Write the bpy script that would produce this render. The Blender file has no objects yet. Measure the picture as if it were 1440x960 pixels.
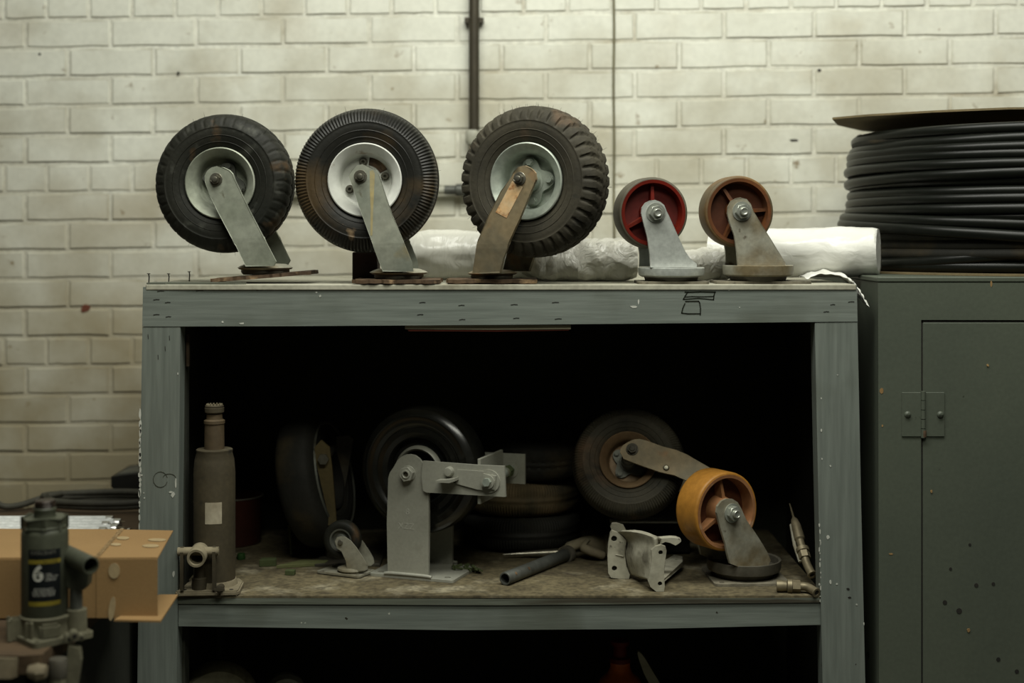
import bpy, bmesh, math, random
from mathutils import Vector, Matrix, noise as mn
random.seed(7)
PI = math.pi
sc = bpy.context.scene
COL = sc.collection
# ------------------------------------------------------------------ camera
F = 2000.0                       # focal length in pixels of a 1440 px wide frame
CAM = Vector((0, -2.6, 1.35)); HZ = 330.0
cd = bpy.data.cameras.new('camera'); cam = bpy.data.objects.new('camera', cd); COL.objects.link(cam)
cam.location = CAM; cam.rotation_euler = (PI/2, 0, 0)
cd.sensor_width = 36; cd.lens = 50; cd.shift_y = -(480-HZ)/1440; cd.clip_start = .05
cd.dof.use_dof = True; cd.dof.focus_distance = 2.63; cd.dof.aperture_fstop = 1.9
sc.camera = cam
# ------------------------------------------------------------------ light
w = bpy.data.worlds.new('world'); sc.world = w; w.use_nodes = True
w.node_tree.nodes['Background'].inputs[0].default_value = (.95, 1, .82, 1)
w.node_tree.nodes['Background'].inputs[1].default_value = .016
def area(name, loc, target, sx, sy, power, color):
    ld = bpy.data.lights.new(name, 'AREA'); ld.shape = 'RECTANGLE'; ld.size = sx; ld.size_y = sy
    ld.energy = power; ld.color = color
    o = bpy.data.objects.new(name, ld); COL.objects.link(o); o.location = loc
    o.rotation_euler = (Vector(target)-Vector(loc)).to_track_quat('-Z', 'Y').to_euler()
area('ceiling_light', (.15, -.72, 2.95), (.1, .25, 1.2), 2.2, .6, 50, (1, 1, .91))
area('front_light', (.35, -2.25, 3.2), (0, .1, .9), 1.5, .5, 21, (1, 1, .86))
sc.view_settings.view_transform = 'Standard'; sc.view_settings.look = 'None'
sc.view_settings.gamma = 1; sc.view_settings.use_curve_mapping = False
sc.view_settings.exposure = .20
# ------------------------------------------------------------------ helpers
def tag(o, label=None, cat=None, group=None, kind=None):
    if label: o['label'] = label
    if cat: o['category'] = cat
    if group: o['group'] = group
    if kind: o['kind'] = kind
    return o
def thing(name, label, cat, loc=(0,0,0), rz=0, group=None, rot=None):
    o = bpy.data.objects.new(name, None); COL.objects.link(o); o.empty_display_size = .02
    o.location = loc; o.rotation_euler = rot if rot else (0, 0, rz)
    return tag(o, label, cat, group)
def obj(name, bm, m, parent=None, smooth=32, bev=0, label=None, seg=1):
    if bev:
        es = [e for e in bm.edges if len(e.link_faces) == 2 and e.calc_face_angle(0) > .6]
        try: bmesh.ops.bevel(bm, geom=es, offset=bev, segments=seg, affect='EDGES', clamp_overlap=True)
        except Exception: pass
    bmesh.ops.recalc_face_normals(bm, faces=bm.faces)
    me = bpy.data.meshes.new(name)
    if smooth:
        a = math.radians(smooth)
        for f in bm.faces: f.smooth = True
        for e in bm.edges:
            e.smooth = not (len(e.link_faces) == 2 and e.calc_face_angle(0) > a)
    bm.to_mesh(me); bm.free()
    me.materials.append(m)
    o = bpy.data.objects.new(name, me); COL.objects.link(o)
    if parent: o.parent = parent
    if label: o['label'] = label
    LAST[0] = o
    return o
LAST = [None]
def BM(): return bmesh.new()
def xf(bm, v0, M):
    bm.verts.ensure_lookup_table()
    bmesh.ops.transform(bm, matrix=M, verts=bm.verts[v0:])
def box(bm, c, s, M=None):
    n = len(bm.verts)
    bmesh.ops.create_cube(bm, size=1, matrix=Matrix.Translation(c) @ Matrix.Diagonal((s[0], s[1], s[2], 1)))
    if M: xf(bm, n, M)
    return bm
def box2(bm, a, b, M=None):
    a = Vector(a); b = Vector(b); return box(bm, (a+b)/2, [abs(x) for x in (b-a)], M)
def hexa(bm, p):   # 8 points: bottom 4, top 4
    v = [bm.verts.new(q) for q in p]
    for f in ((0,3,2,1),(4,5,6,7),(0,1,5,4),(1,2,6,5),(2,3,7,6),(3,0,4,7)): bm.faces.new([v[i] for i in f])
    return bm
AX = {'Z': Matrix.Identity(4), 'Y': Matrix.Rotation(PI/2, 4, 'X'), 'X': Matrix.Rotation(PI/2, 4, 'Y')}
def lathe(bm, prof, seg=48, axis='Y', M=None, disp=None, closed=False, wob=0):
    """prof: (r, t) with t the position along the axis; r == 0 closes to a point"""
    n = len(bm.verts); rings = []
    def P3(r, t, a):
        if axis == 'Y': return Vector((r*math.cos(a), t, r*math.sin(a)))
        if axis == 'X': return Vector((t, r*math.cos(a), r*math.sin(a)))
        return Vector((r*math.cos(a), r*math.sin(a), t))
    for (r, t) in prof:
        if r < 1e-6: rings.append([bm.verts.new(P3(0, t, 0))])
        else:
            rg = []
            for i in range(seg):
                a = 2*PI*i/seg; rr, tt = r, t
                if disp: rr, tt = disp(r, t, a)
                if wob: rr += wob*mn.noise(Vector((math.cos(a)*2, math.sin(a)*2, t*40+r*30)))
                rg.append(bm.verts.new(P3(rr, tt, a)))
            rings.append(rg)
    prs = list(zip(rings, rings[1:])) + ([(rings[-1], rings[0])] if closed else [])
    for A, B in prs:
        if len(A) == 1 and len(B) == 1: continue
        for i in range(seg):
            j = (i+1) % seg
            if len(A) == 1: bm.faces.new((A[0], B[i], B[j]))
            elif len(B) == 1: bm.faces.new((A[i], B[0], A[j]))
            else: bm.faces.new((A[i], B[i], B[j], A[j]))
    if M: xf(bm, n, M)
    return bm
def cyl(bm, c, r, h, axis='Y', seg=24, r2=None, M=None):
    c = Vector(c); d = {'X': Vector((1,0,0)), 'Y': Vector((0,1,0)), 'Z': Vector((0,0,1))}[axis]
    r2 = r if r2 is None else r2
    T = Matrix.Translation(c)
    if M: T = M @ T
    return lathe(bm, [(0, -h/2), (r, -h/2), (r2, h/2), (0, h/2)], seg, axis, T)
def tube(bm, pts, r, seg=12, cap=True, closed=False):
    pts = [Vector(p) for p in pts]; n = len(pts); rs = r if isinstance(r, (list, tuple)) else [r]*n
    rings = []; up = None
    for i, p in enumerate(pts):
        if closed: d = pts[(i+1) % n]-pts[i-1]
        else: d = pts[min(i+1, n-1)]-pts[max(i-1, 0)]
        d.normalize()
        if up is None: up = Vector((0,0,1)) if abs(d.z) < .9 else Vector((1,0,0))
        s = d.cross(up)
        if s.length < 1e-5: s = d.cross(Vector((0,1,0)))
        s.normalize(); u = s.cross(d).normalized(); up = u
        rings.append([bm.verts.new(p+(s*math.cos(2*PI*k/seg)+u*math.sin(2*PI*k/seg))*rs[i]) for k in range(seg)])
    prs = list(zip(rings, rings[1:])) + ([(rings[-1], rings[0])] if closed else [])
    for A, B in prs:
        for k in range(seg): bm.faces.new((A[k], A[(k+1) % seg], B[(k+1) % seg], B[k]))
    if cap and not closed: bm.faces.new(rings[0][::-1]); bm.faces.new(rings[-1])
    return bm
def pipe_open(bm, a, b, r, ri, seg=28):     # hollow tube from a to b, open at both ends
    a = Vector(a); b = Vector(b); L = (b-a).length
    q = (b-a).to_track_quat('Z', 'Y').to_matrix().to_4x4()
    return lathe(bm, [(ri, 0), (r-.0008, 0), (r, .001), (r, L-.001), (r-.0008, L), (ri, L)], seg, 'Z', Matrix.Translation(a) @ q, closed=True)
def prism(bm, outer, y0, y1, holes=(), M=None, plane='XZ'):
    """2-D outline (x, z) extruded from y0 to y1, with real holes"""
    n = len(bm.verts); t = BM()
    def loop(pts):
        v = [t.verts.new((p[0], 0, p[1])) for p in pts]
        return [t.edges.new((v[i], v[(i+1) % len(v)])) for i in range(len(v))]
    es = loop(outer)
    for h in holes: es += loop(h)
    bmesh.ops.triangle_fill(t, edges=es, use_beauty=True, use_dissolve=False)
    t.verts.index_update()
    A = [bm.verts.new((v.co.x, y0, v.co.z)) for v in t.verts]
    B = [bm.verts.new((v.co.x, y1, v.co.z)) for v in t.verts]
    for f in t.faces:
        bm.faces.new([A[v.index] for v in f.verts]); bm.faces.new([B[v.index] for v in reversed(f.verts)])
    for e in t.edges:
        if len(e.link_faces) == 1:
            i, j = e.verts[0].index, e.verts[1].index; bm.faces.new((A[i], A[j], B[j], B[i]))
    t.free()
    if plane == 'XY': xf(bm, n, Matrix.Rotation(-PI/2, 4, 'X'))     # (x, z) -> (x, y), y -> -z
    if M: xf(bm, n, M)
    return bm
def circ(cx, cz, r, n=16, a0=0): return [(cx+r*math.cos(a0+2*PI*i/n), cz+r*math.sin(a0+2*PI*i/n)) for i in range(n)]
def rrect(w, h, r, n=5, cx=0, cz=0):
    out = []
    for k, (sx, sz) in enumerate(((1,1),(-1,1),(-1,-1),(1,-1))):
        for i in range(n):
            a = PI/2*k+PI/2*i/(n-1)
            out.append((cx+sx*(w/2-r)+r*math.cos(a), cz+sz*(h/2-r)+r*math.sin(a)))
    return out
def smooth2(pts, n=3, closed=True):
    out = []; N = len(pts); rng = range(N if closed else N-1)
    for i in rng:
        if closed: p0, p1, p2, p3 = pts[i-1], pts[i], pts[(i+1) % N], pts[(i+2) % N]
        else: p0, p1, p2, p3 = pts[max(i-1,0)], pts[i], pts[i+1], pts[min(i+2, N-1)]
        for k in range(n):
            t = k/n
            out.append(tuple(.5*((2*b)+(-a+c)*t+(2*a-5*b+4*c-d)*t*t+(-a+3*b-3*c+d)*t**3) for a, b, c, d in zip(p0, p1, p2, p3)))
    if not closed: out.append(tuple(pts[-1]))
    return out
def hexnut(bm, c, r, h, hole=0, M=None, a0=0, seg=6):   # axis Y, centred at c
    o = circ(c[0], c[2], r, seg, a0)
    return prism(bm, o, c[1]-h/2, c[1]+h/2, [circ(c[0], c[2], hole, 12)] if hole else (), M)
def P(px, py, d): return Vector(((px-720)*d/F, d-2.6, 1.35+(HZ-py)*d/F))
def onpl(root, y, pts):
    """where the sight lines of photo points meet the plane y = const of a thing's own frame (x, z there)"""
    Mi = (Matrix.Translation(root.location) @ root.rotation_euler.to_matrix().to_4x4()).inverted()
    o = Mi @ CAM; R = Mi.to_3x3(); out = []
    for px, py in pts:
        d = R @ Vector(((px-720)/F, 1, (HZ-py)/F)); t = (y-o.y)/d.y; q = o+d*t; out.append((q.x, q.z))
    return out
def bendz(bm, zs, fn):
    """cut a plate at the heights zs and push each level by fn(z) along Y"""
    for z in zs: bmesh.ops.bisect_plane(bm, geom=bm.verts[:]+bm.edges[:]+bm.faces[:], plane_co=(0, 0, z), plane_no=(0, 0, 1))
    for v in bm.verts: v.co.y += fn(v.co.z)
    return bm
def zp(pts, s, ox, oy): return [(x/s+ox, y/s+oy) for x, y in pts]
# ------------------------------------------------------------------ materials
def mat(name, c1, c2=None, rough=.6, metal=0, sc_=8, bump=.15, bs=60, spots=(), stretch=(1,1,1), r2=None, spec=.35, coord='Object', fine=.13, **kw):
    m = bpy.data.materials.new(name); m.use_nodes = True; nt = m.node_tree; N = nt.nodes; L = nt.links
    b = N['Principled BSDF']; b.inputs['Metallic'].default_value = metal; b.inputs['Specular IOR Level'].default_value = spec
    tc = N.new('ShaderNodeTexCoord'); mp = N.new('ShaderNodeMapping'); mp.inputs['Scale'].default_value = stretch
    L.new(tc.outputs[coord], mp.inputs[0])
    def nz(s, det=5, off=0):
        n = N.new('ShaderNodeTexNoise'); n.inputs['Scale'].default_value = s; n.inputs['Detail'].default_value = det
        if off:
            q = N.new('ShaderNodeVectorMath'); q.inputs[1].default_value = (off, off*1.7, off*.6); L.new(mp.outputs[0], q.inputs[0]); L.new(q.outputs[0], n.inputs['Vector'])
        else: L.new(mp.outputs[0], n.inputs['Vector'])
        return n
    def ramp(src, a, b_):
        r = N.new('ShaderNodeMapRange'); r.inputs['From Min'].default_value = a; r.inputs['From Max'].default_value = b_
        L.new(src, r.inputs['Value']); return r.outputs[0]
    def mix(f, A, B):
        x = N.new('ShaderNodeMix'); x.data_type = 'RGBA'
        if isinstance(f, float): x.inputs[0].default_value = f
        else: L.new(f, x.inputs[0])
        for i, v in ((6, A), (7, B)):
            if isinstance(v, tuple): x.inputs[i].default_value = (*v, 1)
            else: L.new(v, x.inputs[i])
        return x.outputs[2]
    n1 = nz(sc_)
    col = mix(ramp(n1.outputs[0], .35, .65), c1, c2 or c1)
    for i, (c, s, th, soft) in enumerate(spots):
        sp = nz(s, 6, 3.1+i*2.3); col = mix(ramp(sp.outputs[0], th, th+soft), col, c)
    if fine:      # fine speckle of dust and dirt
        fn = nz(bs*1.6, 8, 17); fr = N.new('ShaderNodeMapRange'); fr.inputs['From Min'].default_value = .34; fr.inputs['From Max'].default_value = .66
        fr.inputs['To Min'].default_value = 1-fine; fr.inputs['To Max'].default_value = 1+fine*.6; L.new(fn.outputs[0], fr.inputs['Value'])
        fm = N.new('ShaderNodeVectorMath'); fm.operation = 'SCALE'; L.new(col, fm.inputs[0]); L.new(fr.outputs[0], fm.inputs['Scale']); col = fm.outputs[0]
    L.new(col, b.inputs['Base Color'])
    if r2 is None: b.inputs['Roughness'].default_value = rough
    else:
        rr = N.new('ShaderNodeMapRange'); rr.inputs['To Min'].default_value = rough; rr.inputs['To Max'].default_value = r2
        rr.inputs['From Min'].default_value = .35; rr.inputs['From Max'].default_value = .65
        L.new(nz(sc_*2.3, 5, 9).outputs[0], rr.inputs['Value']); L.new(rr.outputs[0], b.inputs['Roughness'])
    if bump:
        bp = N.new('ShaderNodeBump'); bp.inputs['Strength'].default_value = bump; bp.inputs['Distance'].default_value = .002
        L.new(nz(bs, 6, 5).outputs[0], bp.inputs['Height']); L.new(bp.outputs[0], b.inputs['Normal'])
    for k, v in kw.items(): b.inputs[k.replace('_', ' ')].default_value = v
    m['mix'] = 1
    return m
rust = (.10, .042, .015); rust2 = (.17, .085, .03); dust = (.16, .14, .09); olive = (.08, .085, .05)
M = {}
M['rubber'] = mat('rubber', (.009,.010,.007), (.018,.018,.013), .62, spots=[((.085,.05,.022), 14, .60, .12), ((.06,.062,.05), 26, .58, .15)], bump=.3, bs=120, sc_=10, spec=.22)
M['rubber_clean'] = mat('rubber_clean', (.007,.007,.005), (.012,.012,.009), .5, spots=[((.055,.036,.015), 9, .50, .18), ((.20,.14,.08), 12, .68, .05)], bump=.2, bs=120, sc_=10, spec=.35)
M['rubber_dusty'] = mat('rubber_dusty', (.030,.027,.018), (.052,.046,.030), .75, spots=[((.13,.08,.045), 9, .58, .16), ((.018,.018,.014), 16, .6, .1)], bump=.3, bs=120, sc_=12, spec=.3)
M['rubber_gloss'] = mat('rubber_gloss', (.008,.008,.006), (.014,.014,.011), .24, spots=[((.035,.035,.028), 20, .6, .2)], bump=.05, sc_=10, spec=.7)
M['rubber_dark'] = mat('rubber_dark', (.014,.014,.011), (.024,.023,.018), .7, spots=[((.06,.045,.022), 9, .56, .2)], bump=.2, bs=90, spec=.3)
M['zinc'] = mat('zinc', (.36,.38,.31), (.25,.27,.21), .42, .35, sc_=14, spots=[((.22,.17,.09), 8, .66, .12), ((.10,.09,.05), 30, .70, .06)], r2=.6, bump=.06)
M['zinc_yellow'] = mat('zinc_yellow', (.35,.36,.29), (.24,.26,.21), .42, .35, sc_=12, spots=[((.34,.26,.10), 7, .60, .12), ((.10,.09,.05), 30, .70, .06)], r2=.6, bump=.06)
M['zinc_pale'] = mat('zinc_pale', (.46,.50,.43), (.30,.34,.29), .38, .45, sc_=16, spots=[((.25,.20,.10), 13, .66, .12)], r2=.55, bump=.05)
M['steel_brown'] = mat('steel_brown', (.27,.21,.12), (.17,.15,.10), .55, .25, sc_=14, spots=[((.33,.17,.07), 12, .60, .12), ((.10,.085,.05), 22, .62, .1)], bump=.15)
M['galv_dull'] = mat('galv_dull', (.15,.155,.13), (.10,.105,.09), .55, .45, sc_=16, spots=[((.06,.055,.035), 16, .58, .14)], bump=.1)
M['white_rim'] = mat('white_rim', (.62,.63,.58), (.50,.51,.46), .4, fine=.06, spots=[((.22,.15,.08), 16, .68, .06)], bump=.05)
M['grey_cast'] = mat('grey_cast', (.37,.39,.36), (.44,.46,.42), .38, .2, spots=[((.16,.14,.08), 14, .66, .12)], bump=.12, bs=80)
M['cast_dirty'] = mat('cast_dirty', (.34,.335,.27), (.24,.225,.165), .5, .2, spots=[((.17,.135,.075), 11, .50, .18), ((.07,.05,.03), 30, .66, .06)], bump=.2, bs=80)
M['cast_dark'] = mat('cast_dark', (.12,.11,.085), (.06,.055,.04), .6, .2, spots=[((.17,.14,.09), 18, .6, .1)], bump=.3, bs=70)
M['bolt'] = mat('bolt', (.30,.29,.24), (.18,.17,.13), .35, .8, sc_=40, bump=.05)
M['bolt_bright'] = mat('bolt_bright', (.58,.60,.53), (.45,.47,.41), .28, .7, sc_=40, bump=.03)
M['rust_plate'] = mat('rust_plate', (.11,.068,.036), (.05,.03,.017), .8, spots=[((.30,.20,.11), 30, .56, .12), ((.02,.013,.008), 18, .60, .1)], bump=1, bs=70, sc_=18)
M['plate_dusty'] = mat('plate_dusty', (.20,.18,.13), (.10,.09,.065), .75, spots=[((.03,.027,.02), 26, .56, .12)], bump=.5, bs=70, sc_=18)
M['red'] = mat('red_paint', (.125,.008,.003), (.095,.008,.003), .5, spec=.2, spots=[((.10,.03,.02), 16, .64, .1)], bump=.06)
M['red_dark'] = mat('red_web', (.12,.012,.008), (.07,.01,.007), .55, bump=.1)
M['tread_grey'] = mat('tread_grey', (.11,.098,.068), (.075,.067,.046), .6, bump=.1, spots=[((.2,.17,.13), 20, .66, .1)])
M['tread_brown'] = mat('tread_brown', (.17,.095,.032), (.11,.07,.03), .55, bump=.1, spots=[((.08,.07,.04), 9, .52, .16)])
M['rim_brown'] = mat('rim_brown', (.13,.045,.013), (.085,.032,.011), .5, spots=[((.07,.03,.015), 18, .6, .1)], bump=.1)
M['orange'] = mat('orange_poly', (.44,.20,.028), (.33,.15,.024), .5, spots=[((.14,.08,.025), 12, .64, .1), ((.07,.05,.03), 34, .70, .05)], bump=.1)
M['rim_orange'] = mat('rim_orange', (.34,.16,.07), (.24,.11,.045), .5, spots=[((.42,.30,.2), 22, .6, .12)], bump=.08)
M['web_rust'] = mat('web_rust', (.085,.024,.007), (.055,.016,.006), .65, bump=.15)
M['grey_paint'] = mat('grey_machine_paint', (.28,.28,.23), (.33,.33,.275), .42, .1, fine=.06, spots=[((.15,.145,.10), 7, .62, .2)], bump=.1, bs=110)
M['jack_dust'] = mat('dusty_jack_steel', (.062,.050,.027), (.038,.031,.017), .75, spots=[((.115,.10,.06), 10, .58, .15), ((.035,.03,.02), 24, .6, .08)], bump=.25, bs=70)
M['jack_base'] = mat('dusty_jack_base', (.25,.215,.14), (.17,.145,.092), .85, spots=[((.14,.12,.07), 14, .58, .12)], bump=.3, bs=60)
M['jack_green'] = mat('jack_green', (.062,.067,.044), (.048,.052,.035), .5, spots=[((.13,.125,.085), 10, .64, .12)], bump=.06)
M['jack_cast'] = mat('jack_cast', (.17,.16,.105), (.105,.10,.065), .6, spots=[((.05,.04,.025), 24, .62, .08)], bump=.3, bs=60)
M['black'] = mat('black_paint', (.008,.009,.008), (.012,.012,.01), .45, bump=.03)
M['dark_hole'] = mat('dark_steel', (.012,.012,.01), (.02,.018,.014), .8, bump=.1)
M['label_dark'] = mat('label_dark', (.006,.008,.009), (.01,.012,.012), .35, bump=.02)
M['label_yellow'] = mat('label_yellow', (.24,.19,.02), (.18,.145,.02), .5, bump=.02)
M['label_white'] = mat('label_white', (.5,.5,.44), (.4,.4,.35), .5, bump=0)
M['label_grey'] = mat('label_grey_print', (.12,.12,.10), (.09,.09,.075), .5, bump=0)
M['paper'] = mat('paper_label', (.42,.38,.28), (.30,.26,.18), .7, sc_=30, bump=.05)
M['sticker_rust'] = mat('sticker_rusty', (.66,.42,.20), (.60,.46,.28), .7, spots=[((.34,.15,.05), 50, .52, .1)], sc_=40, bump=.15)
M['cardboard'] = mat('cardboard', (.30,.185,.075), (.265,.16,.063), .85, fine=.06, sc_=5, bump=.08, bs=200, spots=[((.24,.14,.06), 4, .64, .1)])
M['cardboard_edge'] = mat('cardboard_edge', (.42,.30,.15), (.2,.13,.06), .9, sc_=220, bump=.1)
M['glue'] = mat('glue_spot', (.42,.33,.19), (.36,.27,.14), .6, bump=.02)
M['hose'] = mat('black_hose', (.007,.008,.006), (.005,.006,.0045), .36, bump=.05, bs=40, spec=.22, sc_=5)
M['card_dull'] = mat('old_cardboard', (.17,.13,.065), (.12,.095,.05), .9, sc_=5, bump=.08)
M['hose_dusty'] = mat('dusty_hose', (.07,.068,.05), (.04,.038,.028), .7, bump=.1)
M['pipe_brown'] = mat('painted_pipe', (.055,.047,.03), (.035,.03,.02), .5, .3, spots=[((.10,.05,.02), 16, .62, .1)], bump=.15, stretch=(1,1,.3))
M['pipe_white'] = mat('white_pipe', (.45,.45,.38), (.3,.3,.24), .6, spots=[((.12,.10,.06), 20, .55, .12)], bump=.1)
M['tube_white'] = mat('fluorescent_tube', (.80,.82,.80), (.74,.76,.74), .25, bump=0)
M['alu'] = mat('aluminium', (.6,.6,.58), (.4,.4,.38), .3, .9, bump=.03, sc_=30)
M['rod'] = mat('steel_rod', (.42,.40,.33), (.24,.22,.17), .35, .85, sc_=14, bump=.05, spots=[((.14,.09,.05), 26, .6, .1)])
M['pipe_steel'] = mat('dark_pipe', (.12,.125,.11), (.075,.078,.068), .5, .4, sc_=14, spots=[((.12,.05,.02), 40, .68, .05), ((.035,.034,.026), 20, .58, .1)], bump=.15)
M['glove'] = mat('glove_leather', (.34,.30,.20), (.24,.20,.13), .9, bump=.4, bs=50)
M['cast_pale'] = mat('cast_bracket', (.40,.385,.30), (.30,.285,.215), .7, spots=[((.16,.15,.11), 20, .57, .12), ((.08,.07,.05), 50, .66, .05)], bump=.35, bs=60, sc_=16)
M['brass'] = mat('dull_brass', (.26,.22,.14), (.17,.145,.09), .5, .5, sc_=30, bump=.1)
M['wood_scrap'] = mat('wood_scrap', (.14,.15,.06), (.10,.11,.04), .8, stretch=(1,1,6), bump=.2)
M['green'] = mat('green_plastic', (.035,.10,.02), (.02,.06,.015), .5, bump=.05)
M['green_scrap'] = mat('green_scrap', (.07,.09,.035), (.05,.065,.02), .8, bump=.2)
M['bucket'] = mat('red_tin', (.06,.014,.006), (.035,.008,.004), .6, bump=.1)
M['orange_bottle'] = mat('orange_bottle', (.50,.11,.01), (.42,.09,.01), .3, bump=.02)
M['bench_wood'] = mat('bench_wood', (.085,.055,.028), (.05,.033,.018), .8, sc_=6, stretch=(.5,2,1), bump=.3, spots=[((.2,.15,.09), 7, .6, .15)])
M['bench_edge'] = mat('bench_edge', (.20,.17,.11), (.14,.115,.07), .8, sc_=12, bump=.3)
M['floor'] = mat('concrete', (.16,.155,.13), (.11,.105,.09), .8, sc_=2, bump=.2)
def paint(name, along):
    st = {'X': (.06,1,1), 'Z': (1,1,.06), '-': (1,1,1)}[along]
    m = mat(name, (.165,.186,.163), (.138,.158,.138), .5, sc_=60, stretch=st, bump=.35, bs=90)
    # chips in the paint: not stretched
    nt = m.node_tree; N = nt.nodes; L = nt.links; b = N['Principled BSDF']
    src = b.inputs['Base Color'].links[0].from_socket
    tc = N['Texture Coordinate']
    for (c, s, th, soft) in (((.075,.082,.060), 3.5, .56, .2), ((.42,.43,.36), 38, .735, .01), ((.025,.022,.014), 52, .735, .015)):
        n = N.new('ShaderNodeTexNoise'); n.inputs['Scale'].default_value = s; n.inputs['Detail'].default_value = 4
        q = N.new('ShaderNodeVectorMath'); q.inputs[1].default_value = (s, 2, s*2); L.new(tc.outputs['Object'], q.inputs[0]); L.new(q.outputs[0], n.inputs['Vector'])
        r = N.new('ShaderNodeMapRange'); r.inputs['From Min'].default_value = th; r.inputs['From Max'].default_value = th+soft; L.new(n.outputs[0], r.inputs['Value'])
        x = N.new('ShaderNodeMix'); x.data_type = 'RGBA'; L.new(r.outputs[0], x.inputs[0]); L.new(src, x.inputs[6]); x.inputs[7].default_value = (*c, 1); src = x.outputs[2]
    L.new(src, b.inputs['Base Color'])
    return m
M['paint_h'] = paint('grey_green_paint_horizontal', 'X'); M['paint_v'] = paint('grey_green_paint_vertical', 'Z')
M['cab'] = mat('cabinet_paint', (.085,.098,.072), (.070,.082,.062), .5, fine=.06, sc_=3, bump=.1, bs=90, spots=[((.045,.05,.035), 2.6, .58, .2), ((.018,.02,.012), 22, .72, .03), ((.28,.22,.12), 30, .765, .008)])
M['shelf_floor'] = mat('shelf_floor_board', (.145,.12,.066), (.085,.069,.038), .85, sc_=9, bump=.3, bs=60, fine=.4, spots=[((.27,.24,.16), 11, .54, .14), ((.045,.034,.02), 13, .60, .12)])
M['ply_edge'] = mat('plywood_edge', (.13,.145,.115), (.085,.09,.065), .7, sc_=20, stretch=(.1,1,2), bump=.4, spots=[((.05,.045,.03), 26, .52, .1)])
M['shelf_top'] = mat('shelf_top_board', (.40,.39,.31), (.30,.29,.22), .6, sc_=6, bump=.15, spots=[((.16,.14,.09), 9, .60, .14)])
M['inner'] = mat('shelf_inner_shaded', (.030,.032,.022), (.02,.022,.015), .85, sc_=4, bump=.1)  # near-black: the shade inside the shelf is put into the colour
M['strip'] = mat('pale_batten', (.36,.33,.23), (.25,.23,.15), .7, sc_=20, stretch=(.2,1,1), bump=.2)
M['strip_red'] = mat('red_edge', (.16,.03,.015), (.10,.02,.01), .7, bump=.1)
M['ink'] = mat('black_marker', (.008,.010,.004), (.008,.010,.004), .5, bump=0)
def film(name, col, rough, trans, bump, scale, stretch):
    m = mat(name, col, tuple(c*.92 for c in col), rough, sc_=6, bump=0, fine=0, Transmission_Weight=trans)
    N = m.node_tree.nodes; L = m.node_tree.links; b = N['Principled BSDF']
    mp = N.new('ShaderNodeMapping'); mp.inputs['Scale'].default_value = stretch; mp.inputs['Rotation'].default_value = (0, .5, 0)
    n0 = N.new('ShaderNodeTexNoise'); n0.inputs['Scale'].default_value = 9; n0.inputs['Detail'].default_value = 3
    L.new(N['Texture Coordinate'].outputs['Object'], n0.inputs['Vector'])
    va = N.new('ShaderNodeVectorMath'); va.operation = 'MULTIPLY_ADD'; va.inputs[1].default_value = (.09, .09, .09)
    L.new(n0.outputs['Color'], va.inputs[0]); L.new(N['Texture Coordinate'].outputs['Object'], va.inputs[2]); L.new(va.outputs[0], mp.inputs[0])
    v1 = N.new('ShaderNodeTexVoronoi'); v1.feature = 'F1'; v1.inputs['Scale'].default_value = scale; L.new(mp.outputs[0], v1.inputs['Vector'])
    n = N.new('ShaderNodeTexNoise'); n.inputs['Scale'].default_value = scale*2.2; n.inputs['Detail'].default_value = 4; n.inputs['Distortion'].default_value = 1.2
    L.new(mp.outputs[0], n.inputs['Vector'])
    ad = N.new('ShaderNodeMath'); ad.operation = 'MULTIPLY_ADD'; ad.inputs[1].default_value = .5; L.new(n.outputs[0], ad.inputs[0]); L.new(v1.outputs['Distance'], ad.inputs[2])
    bp = N.new('ShaderNodeBump'); bp.inputs['Strength'].default_value = bump; bp.inputs['Distance'].default_value = .016
    L.new(ad.outputs[0], bp.inputs['Height']); L.new(bp.outputs[0], b.inputs['Normal'])
    return m
M['film_white'] = film('white_film', (.72,.72,.665), .28, 0, .45, 4, (1,1,2.2))
M['film_clear'] = film('cloudy_film', (.66,.655,.58), .24, .1, .5, 6, (2.6,1,.6))
M['film_grey'] = film('grey_bag_film', (.66,.65,.57), .22, .1, .9, 15, (1,1,1))
# ------------------------------------------------------------------ the setting: floor and painted brick wall
bm = BM(); box2(bm, (-3.2, -3.4, -.06), (3.2, .95, 0)); tag(obj('floor', bm, M['floor'], smooth=0), kind='structure')
def wall_y(x): return .76-.055*x
def grime(m, src):      # brown dirt on the lower courses, near the bench
    N = m.node_tree.nodes; L = m.node_tree.links
    ge = N.new('ShaderNodeNewGeometry'); gs = N.new('ShaderNodeSeparateXYZ'); L.new(ge.outputs['Position'], gs.inputs[0])
    gn = N.new('ShaderNodeTexNoise'); gn.inputs['Scale'].default_value = 5; gn.inputs['Detail'].default_value = 6; L.new(ge.outputs['Position'], gn.inputs['Vector'])
    ga = N.new('ShaderNodeMath'); ga.operation = 'MULTIPLY_ADD'; ga.inputs[1].default_value = -.55; L.new(gs.outputs[2], ga.inputs[0]); L.new(gn.outputs[0], ga.inputs[2])
    gr = N.new('ShaderNodeMapRange'); gr.inputs['From Min'].default_value = -.50; gr.inputs['From Max'].default_value = .10; gr.inputs['To Max'].default_value = .95; L.new(ga.outputs[0], gr.inputs['Value'])
    gx = N.new('ShaderNodeMix'); gx.data_type = 'RGBA'; L.new(gr.outputs[0], gx.inputs[0]); L.new(src, gx.inputs[6]); gx.inputs[7].default_value = (.30,.255,.155,1); src = gx.outputs[2]
    L.new(src, N['Principled BSDF'].inputs['Base Color']); return src
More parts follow.
